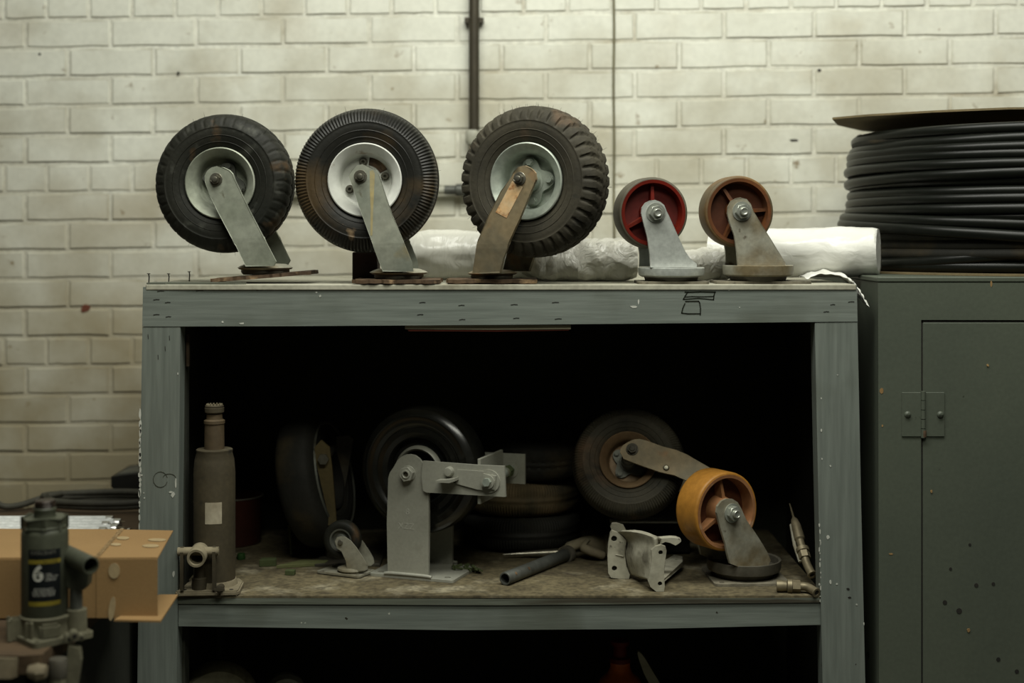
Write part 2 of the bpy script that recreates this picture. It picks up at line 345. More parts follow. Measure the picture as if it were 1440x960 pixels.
def brick_mat():
    m = mat('painted_brick', (.665,.672,.585), (.595,.60,.515), .5, fine=.05, sc_=5, bump=.45, bs=42, spots=[((.50,.46,.36), 2.2, .60, .3), ((.24,.19,.12), 24, .67, .08), ((.52,.50,.40), 7, .58, .25)])
    N = m.node_tree.nodes; L = m.node_tree.links; b = N['Principled BSDF']; src = b.inputs['Base Color'].links[0].from_socket
    src = grime(m, src)
    tc = N['Texture Coordinate']; s = N.new('ShaderNodeSeparateXYZ'); L.new(tc.outputs['Generated'], s.inputs[0])
    def edge(o, w):      # grime caught along a brick's own edges
        a = N.new('ShaderNodeMath'); a.operation = 'SUBTRACT'; L.new(o, a.inputs[0]); a.inputs[1].default_value = .5
        c = N.new('ShaderNodeMath'); c.operation = 'ABSOLUTE'; L.new(a.outputs[0], c.inputs[0])
        r = N.new('ShaderNodeMapRange'); r.inputs['From Min'].default_value = .5-w; r.inputs['From Max'].default_value = .5; L.new(c.outputs[0], r.inputs['Value']); return r.outputs[0]
    hx = N.new('ShaderNodeMath'); hx.operation = 'MULTIPLY'; hx.inputs[1].default_value = .45; L.new(edge(s.outputs[0], .03), hx.inputs[0]); mx = N.new('ShaderNodeMath'); mx.operation = 'MAXIMUM'; L.new(edge(s.outputs[2], .07), mx.inputs[0]); L.new(hx.outputs[0], mx.inputs[1])
    n = N.new('ShaderNodeTexNoise'); n.inputs['Scale'].default_value = 9; n.inputs['Detail'].default_value = 5; L.new(tc.outputs['Object'], n.inputs['Vector'])
    r = N.new('ShaderNodeMapRange'); r.inputs['From Min'].default_value = .40; r.inputs['From Max'].default_value = .62; L.new(n.outputs[0], r.inputs['Value'])
    mu = N.new('ShaderNodeMath'); mu.operation = 'MULTIPLY'; L.new(mx.outputs[0], mu.inputs[0]); L.new(r.outputs[0], mu.inputs[1])
    x = N.new('ShaderNodeMix'); x.data_type = 'RGBA'; L.new(mu.outputs[0], x.inputs[0]); L.new(src, x.inputs[6]); x.inputs[7].default_value = (.20,.17,.10,1)
    L.new(x.outputs[2], b.inputs['Base Color']); return m
M['brick'] = brick_mat()
M['brick_far'] = mat('painted_brick_courses', (.70,.69,.61), (.62,.61,.54), .5, sc_=5, bump=.3, bs=50)
M['mortar'] = mat('painted_mortar', (.68,.685,.60), (.56,.555,.47), .6, sc_=7, bump=.4, bs=50, spots=[((.30,.25,.16), 5, .58, .16)])
grime(M['mortar'], M['mortar'].node_tree.nodes['Principled BSDF'].inputs['Base Color'].links[0].from_socket)
bm = BM(); n = 8
for i in range(n):
    xa = -3.2+6.4*i/n; xb = -3.2+6.4*(i+1)/n
    hexa(bm, [(xa, wall_y(xa)+.0032, 0), (xb, wall_y(xb)+.0032, 0), (xb, wall_y(xb)+.16, 0), (xa, wall_y(xa)+.16, 0),
              (xa, wall_y(xa)+.0032, 3.3), (xb, wall_y(xb)+.0032, 3.3), (xb, wall_y(xb)+.16, 3.3), (xa, wall_y(xa)+.16, 3.3)])
wall = tag(obj('wall_back', bm, M['mortar'], smooth=0), 'white painted brick wall with recessed joints', kind='structure')
M['brick'].node_tree.nodes['Texture Coordinate'].object = wall      # one continuous coat of dirt over all bricks
def zrow(k, x): return 1.8727+.0050*x-k*(.0686-.0007*x)
JT = .0042
def brick(bm, x0, x1, k, rnd, origin=None):
    pr = rnd.uniform(-.0008, .0010); j = lambda: rnd.uniform(-.0014, .0014); tl = rnd.uniform(-.0006, .0006)
    nx = 4; top = []; bot = []
    for i in range(nx+1):
        x = x0+JT+(x1-x0-2*JT)*i/nx
        top.append((x, zrow(k, x)-JT+j())); bot.append((x, zrow(k+1, x)+JT+j()))
    O = origin or Vector((0,0,0)); loop = bot+top[::-1]; N = len(loop); cx = (x0+x1)/2; cz = (zrow(k, cx)+zrow(k+1, cx))/2
    ch = .0022
    def V(p, dy, ins):
        x, z = p; sx = ins*(1 if x < cx else -1) if p in (top[0], bot[0], top[-1], bot[-1]) else 0
        sz = ins*(1 if z < cz else -1)
        return bm.verts.new(Vector((x+sx, wall_y(x)+dy+pr+tl*(z-cz)/.03, z+sz))-O)
    back = [V(p, .05, 0) for p in loop]; mid = [V(p, ch, 0) for p in loop]; fr = [V(p, 0, ch) for p in loop]
    for A, B in ((back, mid), (mid, fr)):
        for i in range(N): bm.faces.new((A[i], A[(i+1) % N], B[(i+1) % N], B[i]))
    for i in range(nx): bm.faces.new((fr[i], fr[i+1], fr[N-2-i], fr[N-1-i]))
rnd = random.Random(3); far = BM(); PB = .2085
for k in range(-9, 27):
    head = (k+1) % 6 == 0; pb = PB/2 if head else PB
    off = .4965+(.052 if head else (0 if k % 2 == 0 else PB/2))
    i0 = int((-2.6-off)/pb); i1 = int((2.6-off)/pb)
    for i in range(i0, i1):
        xa = off+i*pb; xb = xa+pb; d = 2.6+wall_y(xa)
        p0 = 720+xa*F/d; p1 = 720+xb*F/d; yt = HZ-(zrow(k, xa)-1.35)*F/d; yb = HZ-(zrow(k+1, xa)-1.35)*F/d
        vis = p1 > -8 and p0 < 1448 and yb > -4 and (yt < 395 or (p0 < 205 and yt < 725))
        j1 = rnd.uniform(-.003, .003); xa += j1*.3; xb += rnd.uniform(-.0015, .0015)
        if vis:
            cx = (xa+xb)/2; O = Vector((cx, wall_y(cx), zrow(k+.5, cx))); b = BM(); brick(b, xa, xb, k, rnd, O)
            o = obj('brick', b, M['brick'], wall, smooth=25); o.location = O
        else: brick(far, xa, xb, k, rnd)
tag(obj('brick_courses', far, M['brick_far'], wall, smooth=0), kind='stuff')
# chips and nail holes in the paint of the wall: shallow flakes
M['chip'] = mat('bare_brick_chip', (.16,.05,.025), (.10,.035,.02), .9, bump=.3)
def wallpt(px, py, dy=0):
    d = 3.3
    for _ in range(6): x = (px-720)*d/F; d = 2.6+wall_y(x)
    v = P(px, py, d); v.y += dy; return v
def flake(px, py, w, h, m, name='paint_chip'):
    c = wallpt(px, py); r = random.Random(int(px)); n = 9
    pts = [(math.cos(2*PI*i/n)*w/2*.00167*r.uniform(.6, 1.1), math.sin(2*PI*i/n)*h/2*.00167*r.uniform(.6, 1.1)) for i in range(n)]
    o = obj(name, prism(BM(), pts, -.0022, .004), m, wall, smooth=0); o.location = c
flake(120, 434, 16, 13, M['chip']); flake(56, 76, 4, 4, M['dark_hole'], 'nail_hole'); flake(1152, 99, 6, 4, M['dark_hole'], 'nail_hole')
flake(1116, 197, 13, 4, M['dark_hole'], 'nail_hole'); flake(251, 103, 5, 5, M['dark_hole'], 'nail_hole')
# ------------------------------------------------------------------ pipe and cable on the wall
t = thing('wall_pipe', 'dark steel pipe running down the brick wall behind the third wheel', 'pipe', wallpt(668, 190, -.025)); O = t.location
def wl(px, py, dy=-.025): return wallpt(px, py, dy)-O
bm = BM(); tube(bm, [wl(667.5, -60), wl(667, 60), wl(667, 186)], .0122, 16); obj('pipe_section', bm, M['pipe_brown'], t)
bm = BM(); tube(bm, [wl(665, 184), wl(665, 187), wl(665, 200), wl(665, 204)], [.014, .0165, .0165, .0135], 16); obj('coupling', bm, M['pipe_white'], t, label='white painted coupling')
bm = BM(); tube(bm, smooth2([tuple(wl(665, 200)), tuple(wl(664, 255)), tuple(wl(660, 266)), tuple(wl(648, 267.5)), tuple(wl(400, 268))], 4, False), .0095, 14); obj('pipe_section', bm, M['pipe_white'], t, label='thinner pale pipe')
bm = BM(); tube(bm, [wl(641, 267.5), wl(643, 267.5), wl(656, 267.5), wl(658, 267.5)], [.012, .0145, .0145, .012], 14)
tube(bm, [wl(626, 267.5), wl(641, 267.5)], .011, 14); obj('elbow_joint', bm, M['pipe_steel'], t)
bm = BM()
for py in (30,): 
    q = wl(667, py); box(bm, q+Vector((0, .012, 0)), (.045, .018, .012))
obj('clip', bm, M['pipe_brown'], t)
o = wallpt(863, 100, -.004)
bm = BM(); tube(bm, smooth2([tuple(wallpt(863+dx, py, -.004)-o) for dx, py in ((-1,-40), (.5,40), (-.4,120), (.6,200), (0,280), (.8,340), (0,420))], 3, False), .0026, 8)
c = tag(obj('wall_cable', bm, mat('cable_olive', (.17,.155,.085), (.12,.11,.06), .6, bump=0)), 'thin olive cable running straight down the white brick wall', 'cable'); c.location = o
# black box on the wall, half hidden behind the shelf's left post
q = P(200, 672, 3.30); t = thing('junction_box', 'black steel box on the wall beside the left shelf post', 'box', q)
w_ = .10; bm = BM(); prism(bm, [(-.058, .012), (.05, .024), (.05, -.05), (-.012, -.045), (-.058, -.012)], -.05, .108); obj('body', bm, M['black'], t, smooth=0, bev=.002)
bm = BM(); prism(bm, [(-.046, .0165), (.05, .027), (.05, .0235), (-.046, .0130)], -.04, .07); obj('lid', bm, M['galv_dull'], t, smooth=0, label='grey lid')
# ------------------------------------------------------------------ the shelf unit
ZT = 1.259; ZM = .6896
t = shelf = thing('shelf_unit', 'grey-green painted wooden shelf unit with casters on top and inside', 'shelf', (0, 0, 0))
def wx(px, d=2.6): return (px-720)*d/F
def wz(py, d=2.6): return 1.35+(HZ-py)*d/F
def slab(name, pts, y0, y1, m, parent=shelf, bev=.0015, label=None): 
    return obj(name, prism(BM(), [(wx(a), wz(b)) for a, b in pts], y0, y1), m, parent, smooth=0, bev=bev, label=label)
slab('top_rail', [(201,403.5), (260,402.5), (720,401.5), (1205,400), (1206,452), (720,456.5), (400,458.5), (200,459)], 0, .035, M['paint_h'])
slab('left_post', [(200,459.6), (253.5,459.2), (251,700), (248.5,960), (247,1370), (190,1370), (193,960), (196,700)], .001, .04, M['paint_v'])
slab('right_post', [(1146,454), (1206,452.6), (1211,700), (1217,960), (1224,1370), (1162,1370), (1157,960), (1151,700)], .001, .04, M['paint_v'])
slab('middle_rail', [(250,850.5), (700,853), (1156,848.5), (1156,879.5), (900,885.5), (640,887), (250,881.5)], .006, .035, M['paint_h'])
slab('middle_board', [(249,840.8), (700,842.6), (1157,840.6), (1157,847.4), (700,851.5), (249,849.3)], .003, .06, M['ply_edge'])
slab('middle_board', [(249,841), (700,841), (1157,841), (1157,845), (700,848), (249,848)], .0605, .58, M['shelf_floor'])
bm = BM(); box2(bm, (wx(251)-.01, .003, ZM-.004), (wx(1157)+.005, .59, ZM)); obj('shelf_surface', bm, M['shelf_floor'], shelf, smooth=0, label='dusty brown surface of the middle shelf')
# top: two boards, the front one thin and splintered at its left end
bm = BM(); prism(bm, [(wx(205), -.001), (wx(300), -.003), (wx(720), -.0025), (wx(1204), -.002), (wx(1204), .30), (wx(203), .30)], -ZT, -(ZT-.010), plane='XY')
obj('top_board', bm, M['shelf_top'], shelf, smooth=0, bev=.0012)
bm = BM(); box2(bm, (wx(203), .302, ZT-.012), (wx(1204), .60, ZT-.001)); obj('top_board', bm, M['shelf_top'], shelf, smooth=0, bev=.001)
bm = BM(); prism(bm, [(wx(206), .0), (wx(232), .001), (wx(234), .006), (wx(330), .001), (wx(345), .01), (wx(300), .035), (wx(230), .05), (wx(209), .04)], -(ZT+.0035), -(ZT+.0002), plane='XY')
obj('splinter', bm, M['ply_edge'], shelf, smooth=0)
for (px, py, d, lean) in ((209,391,2.62,.3), (237,391,2.70,.4), (266,388,2.78,.5)):
    a = P(px, 0, d); a.z = ZT-.004; b = BM(); hgt = 1.35+(HZ-py+4)*d/F-ZT
    tube(b, [(a.x, a.y, a.z), (a.x+.001, a.y, ZT+hgt*.8), (a.x, a.y, ZT+hgt+.003)], .0012, 6); cyl(b, (a.x, a.y, ZT+hgt+.003), .0032, .0012, 'Z', 8)
    obj('nail', b, M['dark_hole'], shelf)
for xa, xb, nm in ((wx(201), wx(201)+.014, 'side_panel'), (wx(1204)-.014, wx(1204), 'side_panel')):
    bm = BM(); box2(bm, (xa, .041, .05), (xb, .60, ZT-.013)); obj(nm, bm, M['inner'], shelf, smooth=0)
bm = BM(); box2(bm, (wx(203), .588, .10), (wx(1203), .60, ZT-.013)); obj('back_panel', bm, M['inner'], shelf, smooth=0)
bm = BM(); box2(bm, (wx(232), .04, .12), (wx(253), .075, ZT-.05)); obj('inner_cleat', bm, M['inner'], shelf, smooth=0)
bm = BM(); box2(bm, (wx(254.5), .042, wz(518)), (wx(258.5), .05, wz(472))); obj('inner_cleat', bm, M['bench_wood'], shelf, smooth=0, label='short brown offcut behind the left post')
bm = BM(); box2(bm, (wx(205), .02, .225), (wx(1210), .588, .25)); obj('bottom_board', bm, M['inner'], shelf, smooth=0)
slab('batten', [(569,457.5), (803,457.5), (803,463), (700,464), (569,463)], .008, .03, M['strip'], label='pale wooden batten under the top rail', bev=.0005)
slab('batten_edge', [(572,463.3), (700,464.5), (802,463.5), (800,465), (700,466.5), (574,466)], .010, .028, M['strip_red'], label='reddish lower edge of the batten', bev=0)
# marks: marker drawing, dents
def stroke(bm, pts, wd, y=-.0006):
    for (a, b) in zip(pts, pts[1:]):
        a = Vector((wx(a[0]), 0, wz(a[1]))); b = Vector((wx(b[0]), 0, wz(b[1]))); d = (b-a); d.normalize(); n_ = Vector((-d.z, 0, d.x))*wd/2; e = d*wd*.35
        hexa(bm, [a-e+n_+Vector((0, y, 0)), b+e+n_+Vector((0, y, 0)), b+e+n_+Vector((0, .001, 0)), a-e+n_+Vector((0, .001, 0)),
                  a-e-n_+Vector((0, y, 0)), b+e-n_+Vector((0, y, 0)), b+e-n_+Vector((0, .001, 0)), a-e-n_+Vector((0, .001, 0))])
g = lambda L_: [(940+x/14.4, 400+y/14.4) for x, y in L_]
bm = BM()
stroke(bm, g([(335,150),(400,155),(640,145),(950,152)]), .0022); stroke(bm, g([(380,165),(340,225),(300,298)]), .0020)
stroke(bm, g([(300,298),(600,275),(760,290),(915,305)]), .0016); stroke(bm, g([(940,152),(920,230),(912,305)]), .0020)
stroke(bm, g([(340,248),(480,240),(700,245),(920,236)]), .0014)
stroke(bm, g([(345,340),(610,335),(632,370),(648,480),(645,610)]), .0021); stroke(bm, g([(332,385),(290,480),(268,575)]), .0021); stroke(bm, g([(268,575),(400,590),(640,588)]), .0019)
obj('marker_drawing', bm, M['ink'], shelf, smooth=0, label='two boxes drawn in black marker')
bm = BM()
def ring2(cx, cy, rx, ry, a0, a1): return [(cx+rx*math.cos(a), cy+ry*math.sin(a)) for a in [a0+(a1-a0)*i/14 for i in range(15)]]
stroke(bm, ring2(225.5, 674, 10, 11, .3, 6.0), .0009, .0004); stroke(bm, ring2(238, 672, 9, 6, 3.4, 6.2), .0008, .0004)
obj('pencil_rings', bm, mat('pencil', (.05,.055,.04), (.05,.055,.04), .6, bump=0), shelf, smooth=0)
bm = BM()
for (x, y, w2) in ((226,409,9),(281,408.5,10),(220,421,8),(236,425,7),(220,442,8),(237,445,7),(365,408,8),(452,407,12),(594,425,8),(591,442,8),(649,429,8),(650,449,8),(723,428,9),(726,447,8),(781,425,9),(785,448,9),(614,407.5,8),(795,407,9),(960,406,8),(1160,404,9),(1162,438,7),(1171,428,6),(1197,424,8)):
    stroke(bm, [(x-w2/2, y+.5), (x, y-.2), (x+w2/2, y)], .0011)
for (x, y) in ((208,473),(238,475),(232,490),(222,502)): stroke(bm, [(x, y-3), (x+.5, y+3)], .0009, .0004)
obj('nail_dent', bm, M['dark_hole'], shelf, smooth=0)
tag(LAST[0], kind='stuff')
bm = BM(); rr = random.Random(5)
def chips(lst, y):
    for (x, y_, w2, h2) in lst:
        n = 7; prism(bm, [(wx(x+math.cos(2*PI*i/n)*w2/2*rr.uniform(.6, 1.1)), wz(y_+math.sin(2*PI*i/n)*h2/2*rr.uniform(.6, 1.1))) for i in range(n)], y, y+.002)
chips([(891,431,11,4),(898,424,2.5,9),(979,406.5,5,2.5),(445,411,4,3),(450,416,4,4),(313,452.5,4,3),(340,454.5,9,2.5),(658,434,0,0),(1025,408,2,2),(1040,432,2,1.5)], -.0005)
chips([(197.3-(y-585)*.010+rr.uniform(-.6,.8),y+rr.uniform(-4,4),rr.uniform(1.6,4.6),rr.uniform(5, 19)) for y in range(585, 745, 8)]+[(199,668,3,4),(203,700,2.5,3),(202,693,1.5,2),(243,695,6,10),(247,680,3,18),(250,525,2,4),(240,692,9,3),(244,807,4,10)], .0004)
chips([(1153+rr.uniform(-.8,1.6),y+rr.uniform(-4,4),rr.uniform(1, 2.8),rr.uniform(2, 10)) for y in range(740, 850, 8)]+[(1164.5,755.5,5,6),(1168,818,4,8),(1205,850,3,3),(1215,877,2,5),(1155,560,2,3),(1155,605,3,5),(1168,655,3,3),(1156,645,2,4),(1177,821,3,3),(1178,527,2,2),(1189,440,2,2)], .0004)
obj('paint_chip', bm, mat('undercoat_white', (.52,.53,.47), (.42,.43,.38), .7, bump=.05), shelf, smooth=0); tag(LAST[0], kind='stuff')
bm = BM(); chips([(1193,828,6,4),(1195,840,6,3),(893,0,0,0)][:2], .0003); obj('knot_hole', bm, M['dark_hole'], shelf, smooth=0)
# ------------------------------------------------------------------ the cabinet on the right
ZC = wz(389)
t = cab = thing('steel_cabinet', 'grey-green cabinet with hinged door right of the shelf unit', 'cabinet', (wx(1235), 0, 0)); X0 = wx(1235)
def cx_(px): return wx(px)-X0
bm = BM(); box2(bm, (0, .001, .08), (.92, .62, ZC-.006)); 
obj('body', bm, M['cab'], cab, smooth=0, bev=.002)
bm = BM(); box2(bm, (cx_(1233), -.004, ZC-.010), (.925, .63, ZC)); obj('top_panel', bm, M['cab'], cab, smooth=0, bev=.002)
bm = BM(); prism(bm, [(cx_(1236), .06), (cx_(1294.5), .06), (cx_(1294.5), wz(449.5)), (.92, wz(450.5)), (.92, ZC-.011), (cx_(1234), ZC-.011)], -.004, .0015); obj('face_frame', bm, M['cab'], cab, smooth=0, bev=.001)
bm = BM(); box2(bm, (cx_(1297.3), -.003, .10), (.90, .0008, wz(453))); obj('door', bm, M['cab'], cab, smooth=0, bev=.0015)
door = LAST[0]
bm = BM(); box2(bm, (cx_(1294.5), -.0015, .1), (cx_(1297.3), .0012, wz(449.6))); box2(bm, (cx_(1295), -.0015, wz(453)), (.90, .0012, wz(449.8))); obj('door_gap', bm, M['dark_hole'], cab, smooth=0)
h = obj('hinge', box2(BM(), (cx_(1267), -.0062, wz(613)), (cx_(1294), -.004, wz(551))), M['cab'], cab, smooth=0, bev=.0006)
h2 = obj('hinge_leaf', box2(BM(), (cx_(1300), -.0055, wz(613)), (cx_(1327), -.003, wz(551))), M['cab'], h, smooth=0, bev=.0006)
bm = BM(); z0 = wz(615); z1 = wz(549)
for k in range(5):
    cyl(bm, (cx_(1297), -.006, z0+(z1-z0)*(k+.5)/5), .0043, (z1-z0)/5-.0012, 'Z', 12)
obj('hinge_knuckle', bm, M['cab'], h)
bm = BM(); cyl(bm, (cx_(1298), -.0062, wz(609)), .0045, .012, 'Z', 12); obj('pin_end', bm, M['rust_plate'], h)
for px in (1275, 1321):
    bm = BM(); lathe(bm, [(0,-.0045),(.003,-.0042),(.0058,-.002),(.0062,0)], 14, 'Y', Matrix.Translation((cx_(px), -.006, wz(582)))); box(bm, (cx_(px), -.0107, wz(582)), (.007, .0006, .001)); obj('screw', bm, M['cab'], h)
bm = BM()
for (x, y, w2, h2) in ((1393,399,3,10),(1239,549,6,9),(1240,598,3,4),(1388,513,4,4),(1252,778,6,3),(1309,690,3,5),(1361,885,5,6)): chips([], 0); prism(bm, [(cx_(x+math.cos(2*PI*i/7)*w2/2*rr.uniform(.7,1.1)), wz(y+math.sin(2*PI*i/7)*h2/2*rr.uniform(.7,1.1))) for i in range(7)], -.0046, -.002)
obj('rust_chip', bm, mat('chip_tan', (.34,.22,.09), (.22,.13,.05), .8, bump=.1), cab, smooth=0); tag(LAST[0], kind='stuff')
bm = BM()
for (x, y, r_) in ((1336,799,2.2),(1372,822,3),(1396,820,2.5),(1328,846,3.2),(1348,858,4),(1403,926,3),(1429,943,3),(1363,765,2)): prism(bm, [(cx_(x)+math.cos(2*PI*i/8)*r_*.0013, wz(y)+math.sin(2*PI*i/8)*r_*.0013) for i in range(8)], -.0037, -.002)
obj('dark_spot', bm, M['dark_hole'], cab, smooth=0); tag(LAST[0], kind='stuff')
bm = BM()
for xx in (.05, .87):
    for yy in (.06, .56): box2(bm, (xx-.02, yy-.02, 0), (xx+.02, yy+.02, .082))
obj('foot', bm, M['cab'], cab, smooth=0)
# ------------------------------------------------------------------ wheels
def catm(pts, n=3): return smooth2(pts, n, False)
def tyre_bm(R, style, W=.085, seg=None, inner=.49):
    k = R/.1315; kw = W/.087
    half = [(.060,-.020),(.0645,-.030),(.0675,-.0345),(.074,-.0385),(.085,-.0420),(.096,-.0435),(.103,-.0428),(.1045,-.0434),(.107,-.0428),(.113,-.0402),(.119,-.0368),(.1245,-.0320),(.128,-.0255),(.1300,-.018),(.1310,-.010),(.1315,-.002)]
    pr = catm(half, 2); pr = pr+[(r, -t) for r, t in reversed(pr)]
    def disp(r, t, a):
        at = abs(t); dr = 0; side = 0 if t < 0 else .5
        if style == 'lug' or style == 'lug_soft':
            n = 38; ph = (a*n/(2*PI)+side+.18*math.sin(at*120)) % 1
            amp = .0036 if style == 'lug' else .0019
            if r > .1055 and at > .012:
                g = max(0, min(1, (.34-abs(ph-.5))/.07)) if False else max(0, min(1, (abs(ph-.5)-(.30 if style == 'lug' else .36))/.07))
                rise = min(1, (r-.1055)/.006)*(1 if at > .022 else .55)
                dr -= amp*g*rise
                if style == 'lug': dr += .0012*rise*(1-g)
            if at < .013:
                zz = .0035*math.sin(a*n*1.0+(0 if t < 0 else PI)); 
                if abs(at-.0075+zz*.35) < .0022: dr -= .003
        elif style == 'rib':
            n = 124; ph = (a*n/(2*PI)) % 1
            if r > .1050 and at > .014: dr -= .0026*(.5-.5*math.cos(2*PI*ph))*min(1, (r-.105)/.004)
            if at < .012 and .004 < at: dr -= .002
        if .099 < r < .1008: dr += .0
        return (r+dr)*k, t*kw*(1 if r < .1 else 1+dr*6)
    seg = seg or {'lug': 304, 'lug_soft': 304, 'rib': 496}.get(style, 96)
    bm = BM(); lathe(bm, pr, seg, 'Y', disp=disp, closed=True)
    # raised moulding lines on both side walls
    for s in (-1, 1):
        for rr_, tt in ((.0895, .0431), (.0775, .0401)):
            n0 = len(bm.verts)
            lathe(bm, [((rr_-.0010)*k, s*(tt-.0008)*kw), (rr_*k, s*(tt+.0006)*kw), ((rr_+.0010)*k, s*(tt-.0002)*kw)], 96, 'Y')
    return bm
def hairs(bm, R, n=110, W=.03, seed=1):
    r = random.Random(seed)
    for i in range(n):
        a = r.uniform(0, 2*PI); t = r.choice((-W, W, -W*.4, W*.5, 0))+r.uniform(-.003, .003); L = r.uniform(.004, .009); rr_ = R-.002-abs(t)*.15
        d = Vector((math.cos(a), 0, math.sin(a))); b = d*rr_+Vector((0, t, 0)); e = b+d*(L+.002)+Vector((r.uniform(-.002, .002), 0, r.uniform(-.002, .002)))
        tube(bm, [b, (b+e)/2, e], [.0004, .0003, .00015], 3)
def lobed(r0, r1, n, a0, N=64):
    return [((r0+(r1-r0)*(.5+.5*math.cos(n*(2*PI*i/N-a0)))**.9)*math.cos(2*PI*i/N), (r0+(r1-r0)*(.5+.5*math.cos(n*(2*PI*i/N-a0)))**.9)*math.sin(2*PI*i/N)) for i in range(N)]
def pneu_wheel(root, c, R, style, rub, rimm, kind, hubm, a0, W=.085, legy=.058, hair=0, M=None):
    """pneumatic wheel as parts of root; c = axle centre in the root's frame, axle along Y"""
    T = (M or Matrix.Identity(4)) @ Matrix.Translation(c); k = R/.1315
    bm = tyre_bm(R, style, W); bm.transform(T); ty = obj('tyre', bm, rub, root, smooth=40)
    if hair:
        b = BM(); hairs(b, R, hair); b.transform(T); h = obj('rubber_hairs', b, rub, ty, smooth=0); tag(h, kind='stuff')
    f = W/.087
    h_ = [(0,-.006),(.040,-.006),(.0445,-.0075),(.0468,-.012),(.0480,-.022),(.0500,-.029),(.0540,-.0335),(.0590,-.0370),(.0628,-.0400),(.0650,-.0412),(.0668,-.0402),(.0672,-.0370),(.0655,-.034),(.0615,-.028),(.059,-.015)]
    bm = BM(); lathe(bm, [(r*k, t*f) for r, t in h_+[(r, -t) for r, t in reversed(h_)]], 64, 'Y'); bm.transform(T)
    rim = obj('rim', bm, rimm, root, smooth=32)
    if kind == 'lobe':
        bm = BM(); prism(bm, lobed(.027*k, .0425*k, 4, a0), -.0130*f, -.0055*f); lathe(bm, [(0,-.034*f),(.0135*k,-.034*f),(.0165*k,-.032*f),(.0172*k,-.0145*f),(.0215*k,-.0140*f),(.0225*k,-.012*f),(0,-.012*f)], 32, 'Y'); bm.transform(T)
        hp = obj('hub_plate', bm, hubm, rim, smooth=40)
        for i in range(4):
            a = a0+PI/2*i; b = BM(); cyl(b, (.034*k*math.cos(a), -.0140*f, .034*k*math.sin(a)), .0072*k, .003*f, 'Y', 20, M=None); hexnut(b, (.034*k*math.cos(a), -.0170*f, .034*k*math.sin(a)), .0060*k, .005*f); b.transform(T); obj('bolt', b, hubm, rim, smooth=30)
    elif kind == 'three':
        for i in range(3):
            a = math.radians((100, 13, 207)[i])
            b = BM(); cyl(b, (.0345*k*math.cos(a), -.0075*f, .0345*k*math.sin(a)), .0078*k, .003*f, 'Y', 20); hexnut(b, (.0345*k*math.cos(a), -.0110*f, .0345*k*math.sin(a)), .0060*k, .006*f, .0028*k); b.transform(T); obj('bolt', b, M_['bolt'], rim, smooth=30)
        b = BM(); n = 9
        pts = [((.028 if j else .0425)*k*math.cos(q), (.028 if j else .0425)*k*math.sin(q)) for j, rng in ((0, range(n)), (1, reversed(range(n)))) for q in [1.45-.95*i/(n-1) for i in rng]]
        prism(b, pts, -.0072*f, -.004*f); b.transform(T); obj('rim_slot', b, M_['rust_plate'], rim, smooth=0, label='dark rusty opening in the rim')
        b = BM(); cyl(b, (0, -.016*f, 0), .018*k, .012*f, 'Y', 32); b.transform(T); obj('hub_plate', b, hubm, rim)
    bm = BM(); cyl(bm, (0, 0, 0), .0125*k, 2*legy-.002, 'Y', 24); bm.transform(T); obj('axle', bm, hubm, rim)
    return ty, rim
M_ = M
def axle_bolt(root, c, y, m, r=.0085, washer=.012, nut=True, M=None, name='axle_bolt', stud=.0035, hole=0):
    bm = BM(); cyl(bm, (c[0], y-.001, c[2]), washer, .002, 'Y', 24); hexnut(bm, (c[0], y-.0055, c[2]), r, .007, hole, a0=.3)
    if not hole: lathe(bm, [(r*.62, y-.009), (r*.6, y-.0115), (stud, y-.012), (0, y-.012)], 16, 'Y', Matrix.Translation((c[0], 0, c[2])))
    if M: bm.transform(M)
    return obj(name, bm, m, root, smooth=30, bev=.0004)
def ragged(w_, d_, n=10, amp=.0018, seed=1, r=.01):
    base = rrect(w_, d_, r, 4); rr_ = random.Random(seed); out = []
    for i, p in enumerate(base):
        q = base[(i+1) % len(base)]; L = math.hypot(q[0]-p[0], q[1]-p[1]); m_ = max(1, int(L/.008))
        for j in range(m_): out.append((p[0]+(q[0]-p[0])*j/m_+rr_.uniform(-amp, amp), p[1]+(q[1]-p[1])*j/m_+rr_.uniform(-amp, amp)))
    return out
def race(root, r, z0, z1, m, m2, wob=.0012):
    h = z1-z0
    bm = BM(); lathe(bm, [(0, z0), (r*.95, z0), (r, z0+h*.2), (r*.98, z0+h*.45), (r*.90, z0+h*.5), (0, z0+h*.5)], 40, 'Z', wob=wob); obj('ball_race', bm, m2, root, smooth=40)
    bm = BM(); lathe(bm, [(0, z0+h*.48), (r*1.05, z0+h*.46), (r*1.12, z0+h*.62), (r*1.0, z0+h*.78), (r*.80, z0+h*.96), (r*.5, z1), (0, z1)], 40, 'Z', wob=wob); return obj('fork_crown', bm, m, root, smooth=40)
